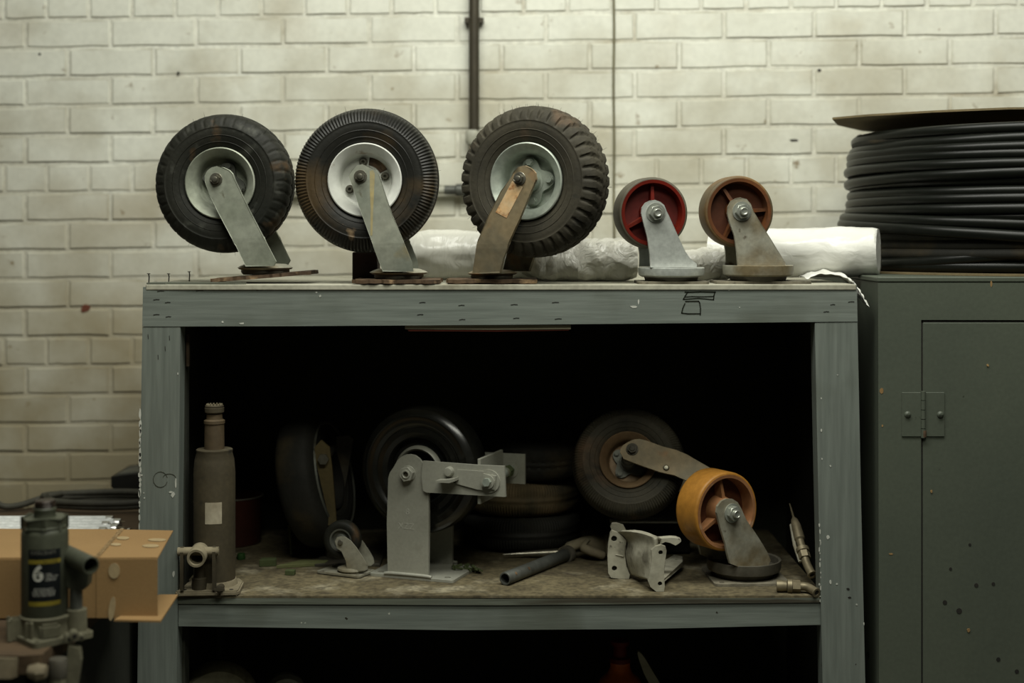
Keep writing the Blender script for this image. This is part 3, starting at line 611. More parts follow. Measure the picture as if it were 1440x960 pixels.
def big_caster(label, base_px, d, a, bolt, leg, wheel, plate, legm, platem, sizes, legy=.058, extra=None, tilt=(0,0), bolt_m=None):
    X = (base_px-720)*d/F
    t = thing('swivel_caster', label, 'caster', (X, d-2.6, ZT+.0002), math.radians(a), 'pneumatic wheel casters standing on top of the shelf')
    bpy.context.view_layer.update()
    (bx, bz), = onpl(t, -legy-.003, [bolt])
    R, style, rub, rimm, kind, hubm, a0, W, hair = wheel
    pneu_wheel(t, (bx+{'lug': -.003, 'lug_soft': 0, 'rib': .0045}[style], 0, bz-{'lug': .0035, 'lug_soft': .0060, 'rib': .0055}[style]), R, style, rub, rimm, kind, hubm, a0, W, legy, hair)
    o = onpl(t, -legy-.003, leg)
    zl = min(z for x, z in o); zh = zl+.052; fb = lambda s: (lambda z: -s*.10*max(0, zh-z-.004)-s*.05*max(0, min(1, (zh+.006-z)/.01))*.004)
    bm = BM(); prism(bm, o, -legy-.003, -legy+.003); bendz(bm, (zh, zh-.008), fb(-1)); fl = obj('fork_leg', bm, legm, t, smooth=0, bev=.0012)
    bm = BM(); prism(bm, o, legy-.003, legy+.003); bendz(bm, (zh, zh-.008), fb(1)); obj('fork_leg', bm, legm, t, smooth=0, bev=.0012)
    pw, pd, pz, px_off, seed = plate
    zt = min(z for x, z in o)
    race(t, sizes[0], pz+.001, zt+.004, M['cast_dirty'] if legm is not M['steel_brown'] else M['steel_brown'], M['cast_dark'], .005)
    bm = BM(); prism(bm, ragged(pw, pd, seed=seed, amp=.0026), -.0068, 0, plane='XY'); T = Matrix.Translation((px_off, 0, pz-.0058)) @ Matrix.Rotation(math.radians(tilt[0]), 4, 'Y') @ Matrix.Rotation(-math.radians(a), 4, 'Z')
    for v in bm.verts: v.co.z += .0015*mn.noise(Vector((v.co.x*60, v.co.y*60, seed)))
    bm.transform(T); obj('mounting_plate', bm, platem, t, smooth=0, label='rust-flaked steel mounting plate')
    axle_bolt(t, (bx, 0, bz), -legy-.003, bolt_m or M['bolt'])
    bm = BM(); hexnut(bm, (bx, legy+.0075, bz), .0085, .009); obj('axle_nut', bm, bolt_m or M['bolt'], t, smooth=30)
    return t, o, fl
S = 3.43
LA = zp([(303,432),(303,400),(315,378),(335,363),(360,357),(390,362),(418,375),(434,392),(446,420),(520,575),(580,690),(640,815),(630,835),(495,838),(450,738),(372,590),(325,490)], S, 200, 130)
tA, oA, _ = big_caster('leftmost air-tyred caster, grey rim and grey fork leaning right', 372, 2.698, -5, (304,252), LA,
    (.1318, 'lug_soft', M['rubber'], M['zinc'], 'lobe', M['galv_dull'], 1.30, .085, 14), (.186, .112, .0150, .002, 11), M['zinc'], M['rust_plate'], (.044,), tilt=(-4.6, 0))
LB = zp([(312,402),(325,375),(350,354),(375,347),(410,358),(445,378),(462,415),(520,590),(575,725),(612,820),(618,862),(472,862),(425,730),(370,580),(328,455)], S, 400, 130)
tB, oB, _ = big_caster('second air-tyred caster from the left, white rim and finely ribbed tyre', 560, 2.652, -1.5, (507,248), LB,
    (.1345, 'rib', M['rubber_clean'], M['white_rim'], 'three', M['white_rim'], 1.60, .085, 10), (.158, .112, .0075, 0, 23), M['zinc_yellow'], M['rust_plate'], (.046,), bolt_m=M['bolt'])
LC = zp([(393,400),(405,370),(425,350),(455,342),(485,353),(503,375),(509,405),(490,450),(432,590),(385,690),(355,770),(335,838),(210,838),(222,770),(240,685),(290,570),(345,460)], 3.31, 600, 130)
tC, oC, flC = big_caster('third air-tyred caster, chunky tread, brown fork with a rusty sticker leaning left', 692, 2.668, -24, (731,251), LC,
    (.1400, 'lug', M['rubber_dusty'], M['zinc_pale'], 'lobe', M['zinc_pale'], 0.10, .092, 130), (.165, .112, .0075, 0, 35), M['steel_brown'], M['rust_plate'], (.040,), bolt_m=M['bolt'], legy=.072)
st = onpl(tC, -.0754, zp([(398,412),(447,440),(372,584),(321,557)], 3.31, 600, 130))
bm = BM(); prism(bm, st, -.0756, -.0748); obj('sticker', bm, M['sticker_rust'], flC, smooth=0, label='cream sticker eaten by rust')
st = onpl(tB, -.0614, zp([(412,378),(428,374),(436,392),(432,480),(428,560),(424,690),(414,690),(416,560),(412,470)], 3.43, 400, 130))
bm = BM(); prism(bm, st, -.0612, -.0608); obj('rust_streak', bm, mat('yellow_rust_streak', (.36,.29,.13), (.30,.27,.16), .6, sc_=40, bump=0), [c_ for c_ in tB.children if c_.name.startswith('fork_leg')][0], smooth=0)
# reddish brown block standing behind the second caster
t = tag(obj('wood_block', box2(BM(), (-.024, -.03, 0), (.024, .03, .058)), mat('red_brown_block', (.045,.018,.010), (.025,.012,.008), .7, bump=.2), smooth=0, bev=.002), 'small dark red-brown block under the white-rimmed wheel', 'block')
t.location = ((516-720)*2.755/F, .145, ZT)
# ------------------------------------------------------------------ iron-core casters
def core_wheel(root, c, R, W, treadm, rimm, webm, a0, legy, rim_t=.010, hubr=.021, M4=None):
    T = (M4 or Matrix.Identity(4)) @ Matrix.Translation(c)
    bm = BM(); lathe(bm, [(R-rim_t*.55, -W/2), (R-.003, -W/2), (R-.0008, -W/2+.0018), (R, -W/2+.006), (R, W/2-.006), (R-.0008, W/2-.0018), (R-.003, W/2), (R-.0055, W/2)], 80, 'Y', closed=True); bm.transform(T); tr = obj('tread', bm, treadm, root, smooth=40)
    bm = BM(); q = R-rim_t*.5
    lathe(bm, [(q-.006, -W/2-.0004), (q, -W/2-.0008), (q, W/2+.0008), (q-.006, W/2+.0004), (q-.009, .004), (q-.009, -.004)], 80, 'Y', closed=True); bm.transform(T); core = obj('wheel_core', bm, rimm, root, smooth=40)
    bm = BM(); lathe(bm, [(hubr*.8, -.0035), (q-.004, -.0035), (q-.004, .0035), (hubr*.8, .0035)], 64, 'Y', closed=True); bm.transform(T); obj('web', bm, webm, core, smooth=30)
    for i in range(3):
        a = a0+i*2*PI/3; bm = BM()
        h = W*.40
        hexa(bm, [Vector(v) for v in ((hubr*.9,-h,-.0035),(q-.005,-h*.75,-.0025),(q-.005,0,-.0035),(hubr*.9,0,-.0045),(hubr*.9,-h,.0035),(q-.005,-h*.75,.0025),(q-.005,0,.0035),(hubr*.9,0,.0045))])
        hexa(bm, [Vector(v) for v in ((hubr*.9,0,-.0045),(q-.005,0,-.0035),(q-.005,h*.75,-.0025),(hubr*.9,h,-.0035),(hubr*.9,0,.0045),(q-.005,0,.0035),(q-.005,h*.75,.0025),(hubr*.9,h,.0035))])
        bm.transform(T @ Matrix.Rotation(-a, 4, 'Y')); obj('spoke', bm, rimm, core, smooth=0, bev=.0008)
    bm = BM(); hh = legy-.0035; lathe(bm, [(0, -hh), (hubr*.82, -hh), (hubr*.9, -hh+.002), (hubr*1.12, 0), (hubr*.9, hh-.002), (hubr*.82, hh), (0, hh)], 40, 'Y'); bm.transform(T); obj('hub', bm, rimm, core, smooth=40)
def iron_caster(label, base_px, d, a, bolt, leg, R, W, mats, a0, plate, cup, group, legy=.032, zs=ZT, lt=.004, name='swivel_caster', nutr=.0125, hubr=.021, plm=None, base_y=None):
    X = (base_px-720)*d/F
    t = thing(name, label, 'caster', (X, d-2.6, zs+.0002), math.radians(a), group)
    (bx, bz), = onpl(t, -legy-lt, [bolt]); core_wheel(t, (bx, 0, bz), R, W, mats[0], mats[1], mats[2], a0, legy, hubr=hubr)
    o = [(x_, max(z_, cup[2]*.62)) for x_, z_ in onpl(t, -legy-lt, leg)]; zb = min(z for x, z in o)
    # the cheek plate flares outward a little towards the crown
    for s in (-1, 1):
        bm = BM(); prism(bm, o, s*legy, s*(legy+lt)); zf = cup[2]+.020; bendz(bm, [zb+(zf-zb)*q_/6 for q_ in range(1, 7)], lambda z: s*(min(.003, .85*cup[0]-legy-lt))*max(0, min(1, (zf-z)/(zf-zb)))**2)
        obj('fork_leg', bm, mats[3], t, smooth=0, bev=.0012, seg=2)
    cr, cz0, cz1 = cup
    bm = BM(); lathe(bm, [(0, cz0), (cr*.90, cz0), (cr*.98, cz0+.003), (cr, cz0+(cz1-cz0)*.5), (cr, cz1-.001), (cr*.97, cz1), (cr*.93, cz1-.002), (cr*.90, cz0+.008), (0, cz0+.008)], 56, 'Z'); obj('fork_crown', bm, mats[3] if len(mats) < 5 else mats[4], t, smooth=40)
    bm = BM(); lathe(bm, [(0, .0045), (cr*.78, .0045), (cr*.82, cz0), (0, cz0+.0005)], 40, 'Z', wob=.001); obj('ball_race', bm, M['cast_dark'], t, smooth=40)
    pw, pd, prz, seed, off = plate
    bm = BM(); prism(bm, ragged(pw, pd, seed=seed, amp=.0006, r=.012), -.0048, 0, [circ(sx*(pw/2-.016), sy*(pd/2-.016), .005, 10) for sx in (-1,1) for sy in (-1,1)], plane='XY'); bm.transform(Matrix.Translation((off, 0, 0)) @ Matrix.Rotation(math.radians(prz-a), 4, 'Z')); obj('mounting_plate', bm, plm or M['plate_dusty'], t, smooth=0)
    bm = BM(); cyl(bm, (bx, -legy-lt-.0012, bz), nutr*1.45, .0024, 'Y', 28); obj('washer', bm, M['bolt_bright'], t)
    bm = BM(); hexnut(bm, (bx, -legy-lt-.0065, bz), nutr*1.12, .0085, a0=.2); lathe(bm, [(nutr*.62, -legy-lt-.0105), (nutr*.60, -legy-lt-.0165), (nutr*.48, -legy-lt-.0175), (nutr*.40, -legy-lt-.0160), (0, -legy-lt-.0160)], 20, 'Y', Matrix.Translation((bx, 0, bz))); obj('axle_nut', bm, M['bolt_bright'], t, smooth=30, bev=.0006)
    bm = BM(); hexnut(bm, (bx, legy+lt+.004, bz), nutr, .008); obj('axle_bolt', bm, M['bolt_bright'], t, smooth=30)
    return t, o
LD = zp([(212,240),(216,212),(232,190),(255,178),(278,175),(303,183),(322,200),(333,225),(352,265),(400,372),(425,425),(448,458),(478,482),(478,500),(255,500),(254,440),(240,350),(225,295)], S, 840, 230)
grpD = 'small iron casters on top of the shelf'
iron_caster('small caster with bright red wheel and clean white-grey fork', 944, 2.664, 11, (922,299), LD, .0665, .046, (M['tread_grey'], M['red'], M['red_dark'], M['grey_cast']), 1.57, (.132, .098, 0, 3, .0), (.062, .0125, .030), grpD)
LE = zp([(627,242),(630,208),(645,182),(668,168),(693,164),(720,172),(740,195),(752,228),(790,290),(838,365),(868,415),(890,452),(905,478),(905,500),(676,500),(673,430),(660,345),(640,290)], S, 840, 230)
iron_caster('small caster with worn brown wheel and dirt-stained fork', 1066, 2.676, 9, (1043,297), LE, .0665, .046, (M['tread_brown'], M['rim_brown'], M['web_rust'], M['cast_dirty']), 2.15, (.178, .098, 0, 5, .004), (.066, .0135, .034), grpD)
# ------------------------------------------------------------------ plastic film on the shelf
def film_roll(name, label, x0, x1, y, z, R, m, seed, amp, squash=1, nx=70, na=48, lo=None, freq=22, rz=0, ry=0, facet=0):
    bm = BM(); O = Vector(((x0+x1)/2, y, z)); rings = []
    for i in range(nx+1):
        u = i/nx; x = x0+(x1-x0)*u; ring = []
        for j in range(na):
            a = 2*PI*j/na; q = Vector((x*freq, math.cos(a)*1.4+seed, math.sin(a)*1.4))
            dd = mn.noise(q)+.5*mn.noise(q*2.3)+.35*abs(mn.noise(q*4.5))
            r = R*(1+amp*dd)
            if lo: r *= lo(u)
            zz = r*math.sin(a)*squash; zz = max(zz, -z+ZT+.0008)
            ring.append(bm.verts.new(Vector((x-O.x, r*math.cos(a), zz))))
        rings.append(ring)
    for A, B in zip(rings, rings[1:]):
        for j in range(na): bm.faces.new((A[j], A[(j+1) % na], B[(j+1) % na], B[j]))
    for rg, s in ((rings[0], 1), (rings[-1], -1)):
        prev = rg
        for f in (.80, .35):
            cur = [bm.verts.new(Vector((v.co.x+s*(x1-x0)*.004*(1-f), v.co.y*f, v.co.z*f))) for v in rg]
            for j in range(na): bm.faces.new((prev[j], prev[(j+1) % na], cur[(j+1) % na], cur[j]))
            prev = cur
        bm.faces.new(prev)
    if facet: bmesh.ops.triangulate(bm, faces=bm.faces)
    o = tag(obj(name, bm, m, smooth=44 if facet else 75), label, 'plastic film'); o.location = O; o.rotation_euler = (0, ry, rz); return o
d = 2.87
film_roll('film_roll', 'bright white plastic roll sticking out past the right end of the shelf', .39, .715, .19, ZT+.0555, .0475, M['film_white'], 3.3, .06, freq=14, lo=lambda u: 1 if u < .97 else 1-(u-.97)*2.0, rz=-.36, ry=-.022)
film_roll('film_roll', 'hazy clear plastic roll between the second and third wheels', (574-720)*d/F, (745-720)*d/F, d-2.6-.0, ZT+.050, .050, M['film_clear'], 8.1, .09, freq=9, lo=lambda u: .82+.18*min(1, u*6))
d = 2.79
bagl = lambda u: (.45+.55*min(1, u*5))*(1 if u < .88 else 1-(u-.88)*2.2)
film_roll('plastic_bag', 'crumpled clear plastic bag between third wheel and small red wheel', (728-720)*d/F, (895-720)*d/F, d-2.6, ZT+.040, .047, M['film_grey'], 5.5, .17, .92, nx=34, na=30, lo=bagl, freq=46, facet=1)
film_roll('plastic_bag', 'crumpled grey plastic bag behind the two small casters', (940-720)*d/F, (1050-720)*d/F, d-2.6-.01, ZT+.034, .036, M['film_grey'], 15.5, .16, .9, nx=24, na=26, lo=lambda u: .5+.5*math.sin(PI*min(1, max(0, u))), freq=46, facet=1)
# loose sheet sliding off the right end
ctrl = [(1128,390,2.73),(1142,384,2.73),(1165,382,2.73),(1188,388,2.70),(1202,400,2.655),(1212,416,2.625),(1221,429,2.61)]
bm = BM(); rows = []
cp = [tuple(P(a, b, c)) for a, b, c in ctrl]; sp = smooth2(cp, 8, False)
for i, p in enumerate(sp):
    u = i/(len(sp)-1); wd = .036*(1-u)**.7+.006+(.004 if u > .96 else 0); row = []
    for j in range(11):
        v = (j-5)/5
        row.append(bm.verts.new((p[0]+.004*mn.noise(Vector((i*.3, j*.8, 1))), p[1]+v*wd, p[2]+.004*mn.noise(Vector((i*.25, j*.9, 7)))-.25*wd*v*v*(.3+u)+(.0 if u > .5 else .002))))
    rows.append(row)
for A, B in zip(rows, rows[1:]):
    for j in range(10): bm.faces.new((A[j], A[j+1], B[j+1], B[j]))
x0 = wx(1204)-.002
for v in bm.verts:
    if v.co.x < x0+.004: v.co.z = max(v.co.z, ZT+.002)
c = sum((v.co for v in bm.verts), Vector())/len(bm.verts)
for v in bm.verts: v.co -= c
o = tag(obj('plastic_sheet', bm, M['film_white'], smooth=75), 'loose white plastic sheet with its tail hanging off the shelf corner', 'plastic film'); o.location = c
md = o.modifiers.new('thickness', 'SOLIDIFY'); md.thickness = .0008
# ------------------------------------------------------------------ hose reel on the cabinet
HX = wx(1421, 3.0); HY = .338; R0 = .344
t = thing('hose_reel', 'reel of thick black hose between cardboard discs on the cabinet', 'hose reel', (HX, HY, ZC))
bm = BM(); lathe(bm, [(.05, .0005), (R0+.012, .0005), (R0+.012, .0045), (.05, .0045)], 72, 'Z', closed=True); obj('bottom_disc', bm, M['card_dull'], t, smooth=30, label='thin cardboard disc under the hose')
rr = random.Random(21); turns = 11; pts = []; zt0 = .02; ztop = 1.35+(HZ-168)*2.66/F-ZC
N_ = 72
rad = [R0+rr.uniform(-.013, .006) for _ in range(turns+2)]; tl = [rr.uniform(-.006, .006) for _ in range(turns+2)]; ta = [rr.uniform(0, 6.28) for _ in range(turns+2)]
for i in range(turns*N_+1):
    u = i/N_; k = int(u); f = u-k; f = f*f*(3-2*f); a = 2*PI*u+2.6
    r_ = rad[k]*(1-f)+rad[k+1]*f; tt = (tl[k]*math.cos(a-ta[k]))*(1-f)+(tl[k+1]*math.cos(a-ta[k+1]))*f
    pts.append((r_*math.cos(a), r_*math.sin(a), .105+(ztop-.112)*u/turns+tt))
bm = BM(); tube(bm, pts, .0112, 12); obj('hose', bm, M['hose'], t, smooth=60)
pts = [( (R0-.016+.003*math.sin(i*.37))*math.cos(2*PI*i/N_), (R0-.016)*math.sin(2*PI*i/N_), .03+(ztop-.05)*i/(14*N_)) for i in range(14*N_+1)]
bm = BM(); tube(bm, pts, .0118, 8); obj('hose', bm, M['rubber_dark'], t, smooth=60, label='inner layer of hose')
bm = BM()
for (rx, z0_, tx, ty, ph) in ((R0+.012, .098, -.012, .006, 0), (R0+.016, .076, -.022, .010, 0), (R0-.004, .058, .040, .004, 0), (R0-.006, .018, .004, .0, 0)):
    tube(bm, [(rx*math.cos(2*PI*i/N_), (rx-.02)*math.sin(2*PI*i/N_), max(.016, z0_+tx*math.cos(2*PI*i/N_)+ty*math.sin(2*PI*i/N_))) for i in range(N_)], .0115, 12, closed=True)
obj('hose', bm, M['hose'], t, smooth=60, label='loose crossing loops at the bottom')
# cardboard top: an irregular plate, its left tip reaching out
bm = BM(); top = [(-.40,-.045),(-.345,-.115),(-.24,-.20),(-.12,-.27),(-.05,-.285),(-.03,-.25),(-.02,-.277),(.08,-.28),(.2,-.24),(.3,-.15),(.35,0),(.3,.18),(.15,.31),(0,.35),(-.15,.31),(-.28,.2),(-.36,.08)]
prism(bm, top, -.004, 0, [circ(0, 0, .05, 16)], plane='XY'); bm.transform(Matrix.Translation((0, 0, ztop+.0135)) @ Matrix.Rotation(math.radians(.7), 4, 'Y')@ Matrix.Rotation(math.radians(-1.0), 4, 'X'))
obj('top_disc', bm, M['card_dull'], t, smooth=0, label='irregular cardboard plate on top of the hose')
# ------------------------------------------------------------------ on the middle shelf
def at(px, d, z=ZM, dz=0): return Vector(((px-720)*d/F, d-2.6, z+dz))
def onfloor(px, py, z=ZM):        # point of the level z seen at a photo point
    d = (1.35-z)*F/(py-HZ); return at(px, d, z)
# --- tall dusty bottle jack
c = at(298, 2.640)
t = thing('bottle_jack', 'tall dust-caked bottle jack at the left end of the middle shelf', 'jack', c, math.radians(4)); dj = c.y+2.6; k = dj/F
h = lambda py: (HZ-py)*k+1.35-ZM
bm = BM(); bs = [(-.062,-.038),(-.056,-.044),(.012,-.044),(.020,-.049),(.028,-.044),(.052,-.044),(.055,-.036),(.055,.030),(.045,.056),(-.040,.056),(-.050,.03)]
prism(bm, bs, -.010, 0, plane='XY'); obj('base_plate', bm, M['jack_base'], t, smooth=0, bev=.0025, seg=2)
bm = BM(); lathe(bm, [(0,.009),(.043,.009),(.042,.014),(.040,.020),(.0395,.020),(0,.020)], 40, 'Z', Matrix.Translation((.003, .012, 0))); obj('base_collar', bm, M['jack_base'], t)
H = h(632)
bm = BM(); lathe(bm, [(0,.012),(.0385,.012),(.0385,H*.55),(.0385,H-.045),(.0365,H-.02),(.033,H-.006),(.0335,H-.0045),(.0335,H-.001),(.032,H),(0,H)], 48, 'Z', Matrix.Translation((.003, .012, 0))); cy = obj('cylinder', bm, M['jack_dust'], t, smooth=40)
bm = BM(); lathe(bm, [(0,H-.001),(.0185,H),(.018,h(597)),(.0195,h(596)),(.0195,h(592)),(.0150,h(590)),(.0145,h(583)),(0,h(583))], 32, 'Z', Matrix.Translation((.003, .012, 0))); obj('ram', bm, mat('rusty_ram', (.10,.07,.035), (.055,.04,.022), .7, bump=.3), t)
bm = BM(); lathe(bm, [(0,h(582)),(.0150,h(582)),(.0180,h(580)),(.0180,h(574)),(.0170,h(573.5)),(.0175,h(571.5)),(.0155,h(570)),(0,h(570))], 24, 'Z', Matrix.Translation((.003, .012, 0)), wob=.001); obj('saddle', bm, M['jack_dust'], t)
bm = BM()
for i in range(14):
    a = 2*PI*i/14; box(bm, (.003+.0135*math.cos(a), .012+.0135*math.sin(a), h(570)), (.003, .003, .004))
obj('saddle_teeth', bm, M['jack_base'], LAST[0], smooth=0); tag(LAST[0], kind='stuff')
def wrap(bm, cx, cy_, r, a0, a1, z0, z1, th=.0004, n=14):
    A = []
    for i in range(n+1):
        a = a0+(a1-a0)*i/n; A.append([bm.verts.new((cx+q*math.cos(a), cy_+q*math.sin(a), z)) for q, z in ((r, z0), (r+th, z0), (r+th, z1), (r, z1))])
    for U, V in zip(A, A[1:]):
        for j in range(4): bm.faces.new((U[j], V[j], V[(j+1) % 4], U[(j+1) % 4]))
    bm.faces.new(A[0]); bm.faces.new(A[-1][::-1]); return bm
obj('paper_label', wrap(BM(), .003, .012, .0385, math.radians(-108), math.radians(-62), h(733), h(703)), M['paper'], cy, smooth=60, label='small blank pale label')
# pump socket and links
bm = BM(); sx = -.019; szz = h(771); pipe_open(bm, (sx, -.068, szz-.003), (sx+.001, -.022, szz), .0170, .0122); obj('handle_socket', bm, M['jack_base'], t, smooth=40)
soc = LAST[0]
bm = BM(); cyl(bm, (sx, -.0235, szz), .0125, .002, 'Y', 20); obj('socket_bore', bm, M['dark_hole'], soc)
bm = BM(); cyl(bm, (sx, -.040, szz+.004), .008, .074, 'X', 16); obj('pivot_pin', bm, M['jack_base'], t)
for x_ in (sx-.029, sx+.029):
    bm = BM(); prism(bm, [(-.006,.012),(.006,.012),(.0095,szz+.004),(.006,szz+.012),(-.002,szz+.013),(-.008,szz+.004)], x_-.003, x_+.003); bm.transform(Matrix.Rotation(0, 4, 'Z'))
    for v in bm.verts: v.co = Vector((v.co.y, v.co.x-.040, v.co.z))
    obj('link_arm', bm, M['jack_dust'], t, smooth=0, bev=.0012)
    bm = BM(); lathe(bm, [(0,-.004),(.0045,-.0035),(.0055,0),(.0045,.0035),(0,.004)], 14, 'X', Matrix.Translation((x_+(.005 if x_ > sx else -.005), -.040, szz+.004))); obj('pin_head', bm, M['jack_base'], t)
bm = BM(); lathe(bm, [(0,.008),(.014,.008),(.014,.030),(.010,.032),(.0095,szz-.016),(0,szz-.016)], 24, 'Z', Matrix.Translation((sx, -.024, 0))); obj('pump_cylinder', bm, M['jack_dust'], t)
bm = BM(); cyl(bm, (.022, -.047, .016), .0062, .022, 'Y', 16); box(bm, (.022, -.060, .016), (.018, .004, .004)); lathe(bm, [(0,-.006),(.007,-.004),(.008,0),(.007,.004),(0,.006)], 14, 'Y', Matrix.Translation((.022, -.056, .017))); obj('release_valve', bm, M['jack_dust'], t)
bm = BM()
for x_, y_ in ((-.045,-.030),(.040,-.034)): cyl(bm, (x_, y_, .0099), .004, .0008, 'Z', 10)
obj('bolt_hole', bm, M['dark_hole'], t); tag(LAST[0], kind='stuff')
# --- green plug beside the jack, odd scraps
t = tag(obj('plastic_scrap', lathe(BM(), [(0,0),(.008,0),(.009,.003),(.007,.012),(0,.012)], 14, 'Z', wob=.001), M['green']), 'small bright green plastic scrap right behind the tall jack', 'scrap'); t.location = onfloor(339, 786)
def scrap(name, pts_h, loc, rz, m, label, cat='scrap', rx=0):
    o = tag(obj(name, prism(BM(), pts_h[0], -pts_h[1], 0, plane='XY'), m, smooth=0, bev=.001), label, cat); o.location = loc; o.rotation_euler = (rx, 0, rz); return o
scrap('wood_scrap', ([(-.018,-.009),(.016,-.010),(.017,.010),(-.012,.012)], .014), onfloor(377, 795), .2, M['green_scrap'], 'small green block lying beyond the tall jack')
scrap('wood_scrap', ([(-.009,-.006),(.009,-.006),(.010,.006),(-.008,.006)], .010), onfloor(408, 808), -.1, M['green_scrap'], 'tiny green block nearest the shelf edge')
scrap('wood_wedge', ([(-.050,-.012),(.045,.006),(.050,.030),(-.005,.034)], .007), onfloor(425, 797), .05, M['wood_scrap'], 'flat dusty green wooden wedge left of the small caster', 'wedge')
a = onfloor(410, 782); b = BM(); tube(b, [a+Vector((0,0,.003)), a+Vector((-.010,.03,.058))], .0028, 8); v = a.copy(); b.transform(Matrix.Translation(-v))
o = tag(obj('stick', b, M['wood_scrap']), 'thin stick leaning up behind the wooden wedge', 'stick'); o.location = v
rr = random.Random(9); b = BM(); v = onfloor(655, 803)
for i in range(14):
    n_ = len(b.verts); bmesh.ops.create_cube(b, size=1, matrix=Matrix.Translation((rr.uniform(-.028, .030), rr.uniform(-.018, .018), .004+rr.uniform(0, .006))) @ Matrix.Rotation(rr.uniform(0, 3), 4, Vector((rr.random(), rr.random(), 1))) @ Matrix.Diagonal((rr.uniform(.006, .022), rr.uniform(.004, .010), rr.uniform(.002, .006), 1)))
o = tag(obj('leaf_scraps', b, M['green_scrap'], smooth=0), 'crumbly green scraps behind the big grey caster', 'scraps', kind='stuff'); o.location = v
# --- rusty red tin behind the jack
t = thing('tin_can', 'dark red tin can behind the tall bottle jack', 'can', onfloor(325, 762)); dd = t.location.y+2.6; R = 44*dd/F; Hc = 66*dd/F
bm = BM(); lathe(bm, [(0,0),(R*.9,0),(R*.93,.002),(R,Hc-.002),(R*1.02,Hc),(R*.98,Hc+.001),(R*.9,.004),(0,.004)], 48, 'Z'); obj('body', bm, M['bucket'], t)
bm = BM(); lathe(bm, [(R*1.0,Hc-.002),(R*1.035,Hc),(R*1.0,Hc+.002),(R*.975,Hc)], 48, 'Z', closed=True); obj('rim', bm, M['cast_dark'], t)
# --- big caster lying back, wheel seen nearly edge-on
t = thing('swivel_caster', 'large dark caster at the back left with its wheel turned edge-on', 'caster', at(452, 2.93), 0, 'casters on the middle shelf')
TT = Matrix.Translation((-.012, 0, .156)) @ Matrix.Rotation(math.radians(-13), 4, 'Y') @ Matrix.Rotation(math.radians(80), 4, 'Z')
bm = tyre_bm(.138, 'plain', .085); bm.transform(TT); ty = obj('tyre', bm, M['rubber_dark'], t)
bm = BM(); lathe(bm, [(.108,-.0415),(.111,-.0450),(.114,-.0405)], 80, 'Y'); bm.transform(TT); obj('sidewall_ring', bm, M['galv_dull'], ty)
bm = BM(); lathe(bm, [(0,-.02),(.04,-.022),(.050,-.03),(.060,-.038),(.066,-.038),(.069,-.03),(.069,.03),(.066,.038),(.05,.03),(0,.02)], 56, 'Y'); bm.transform(TT); rim = obj('rim', bm, M['dark_hole'], t)
q = onpl(t, -.09, [(443,628),(452,618),(464,628),(468,660),(474,735),(458,738),(449,690)])
bm = BM(); prism(bm, q, -.098, -.088); obj('fork_leg', bm, mat('dark_olive_steel', (.12,.09,.035), (.08,.065,.03), .6, bump=.15), t, smooth=0, bev=.0015)
q = onpl(t, .06, [(446,616),(490,612),(497,618),(490,660),(474,740),(462,700)]); bm = BM(); prism(bm, q, .055, .062); obj('fork_leg', bm, M['cast_dark'], t, smooth=0, bev=.0015)
(bx, bz), = onpl(t, -.1, [(455,645)]); bm = BM(); cyl(bm, (bx, -.02, bz), .009, .17, 'Y', 16); hexnut(bm, (bx, -.104, bz), .011, .01); obj('axle_bolt', bm, M['bolt'], t)
bm = BM(); box2(bm, (.0, -.10, 0), (.13, .07, .006)); obj('mounting_plate', bm, M['cast_dark'], t, smooth=0, bev=.001)
bm = BM(); lathe(bm, [(0,.006),(.045,.006),(.045,.022),(0,.022)], 32, 'Z', Matrix.Translation((.055, -.02, 0))); obj('fork_crown', bm, M['cast_dark'], t)
# --- small caster in front of it
v = onfloor(489, 806)
t = thing('swivel_caster', 'smallest caster, thumb-sized wheel, beside the big grey caster', 'caster', v, math.radians(-14), 'casters on the middle shelf')
(bx, bz), = onpl(t, -.022, [(479,762)])
bm = BM(); R = .0375; lathe(bm, [(.022,-.012),(.026,-.0135),(.033,-.0130),(.0365,-.009),(R,0),(.0365,.009),(.033,.0130),(.026,.0135),(.022,.012)], 56, 'Y', Matrix.Translation((bx-.004, 0, bz+.001)), closed=True); obj('tread', bm, M['rubber'], t, smooth=50)
bm = BM(); lathe(bm, [(0,-.009),(.010,-.010),(.012,-.006),(.018,-.006),(.0195,-.012),(.0225,-.0125),(.0225,.0125),(.0195,.012),(.018,.006),(0,.009)], 48, 'Y', Matrix.Translation((bx-.004, 0, bz+.001))); obj('wheel_core', bm, M['galv_dull'], t, smooth=40)
q = onpl(t, -.021, zp([(694,662),(702,646),(716,641),(735,643),(760,660),(785,690),(808,725),(825,755),(828,775),(815,786),(770,788),(745,780),(740,745),(722,705),(702,690)], 3, 240, 540))
for s in (-1, 1):
    bm = BM(); prism(bm, q, s*.020, s*.0225); obj('fork_leg', bm, M['cast_dirty'], t, smooth=0, bev=.0008)
bm = BM(); lathe(bm, [(0,.006),(.026,.006),(.030,.010),(.029,.013),(.015,.018),(0,.018)], 36, 'Z', Matrix.Translation((.010, 0, 0))); obj('fork_crown', bm, M['cast_dirty'], t)
bm = BM(); lathe(bm, [(0,-.0015),(.0055,-.0015),(.0045,-.0035),(0,-.004)], 16, 'Y', Matrix.Translation((bx, -.0225, bz))); obj('axle_rivet', bm, M['bolt'], t)
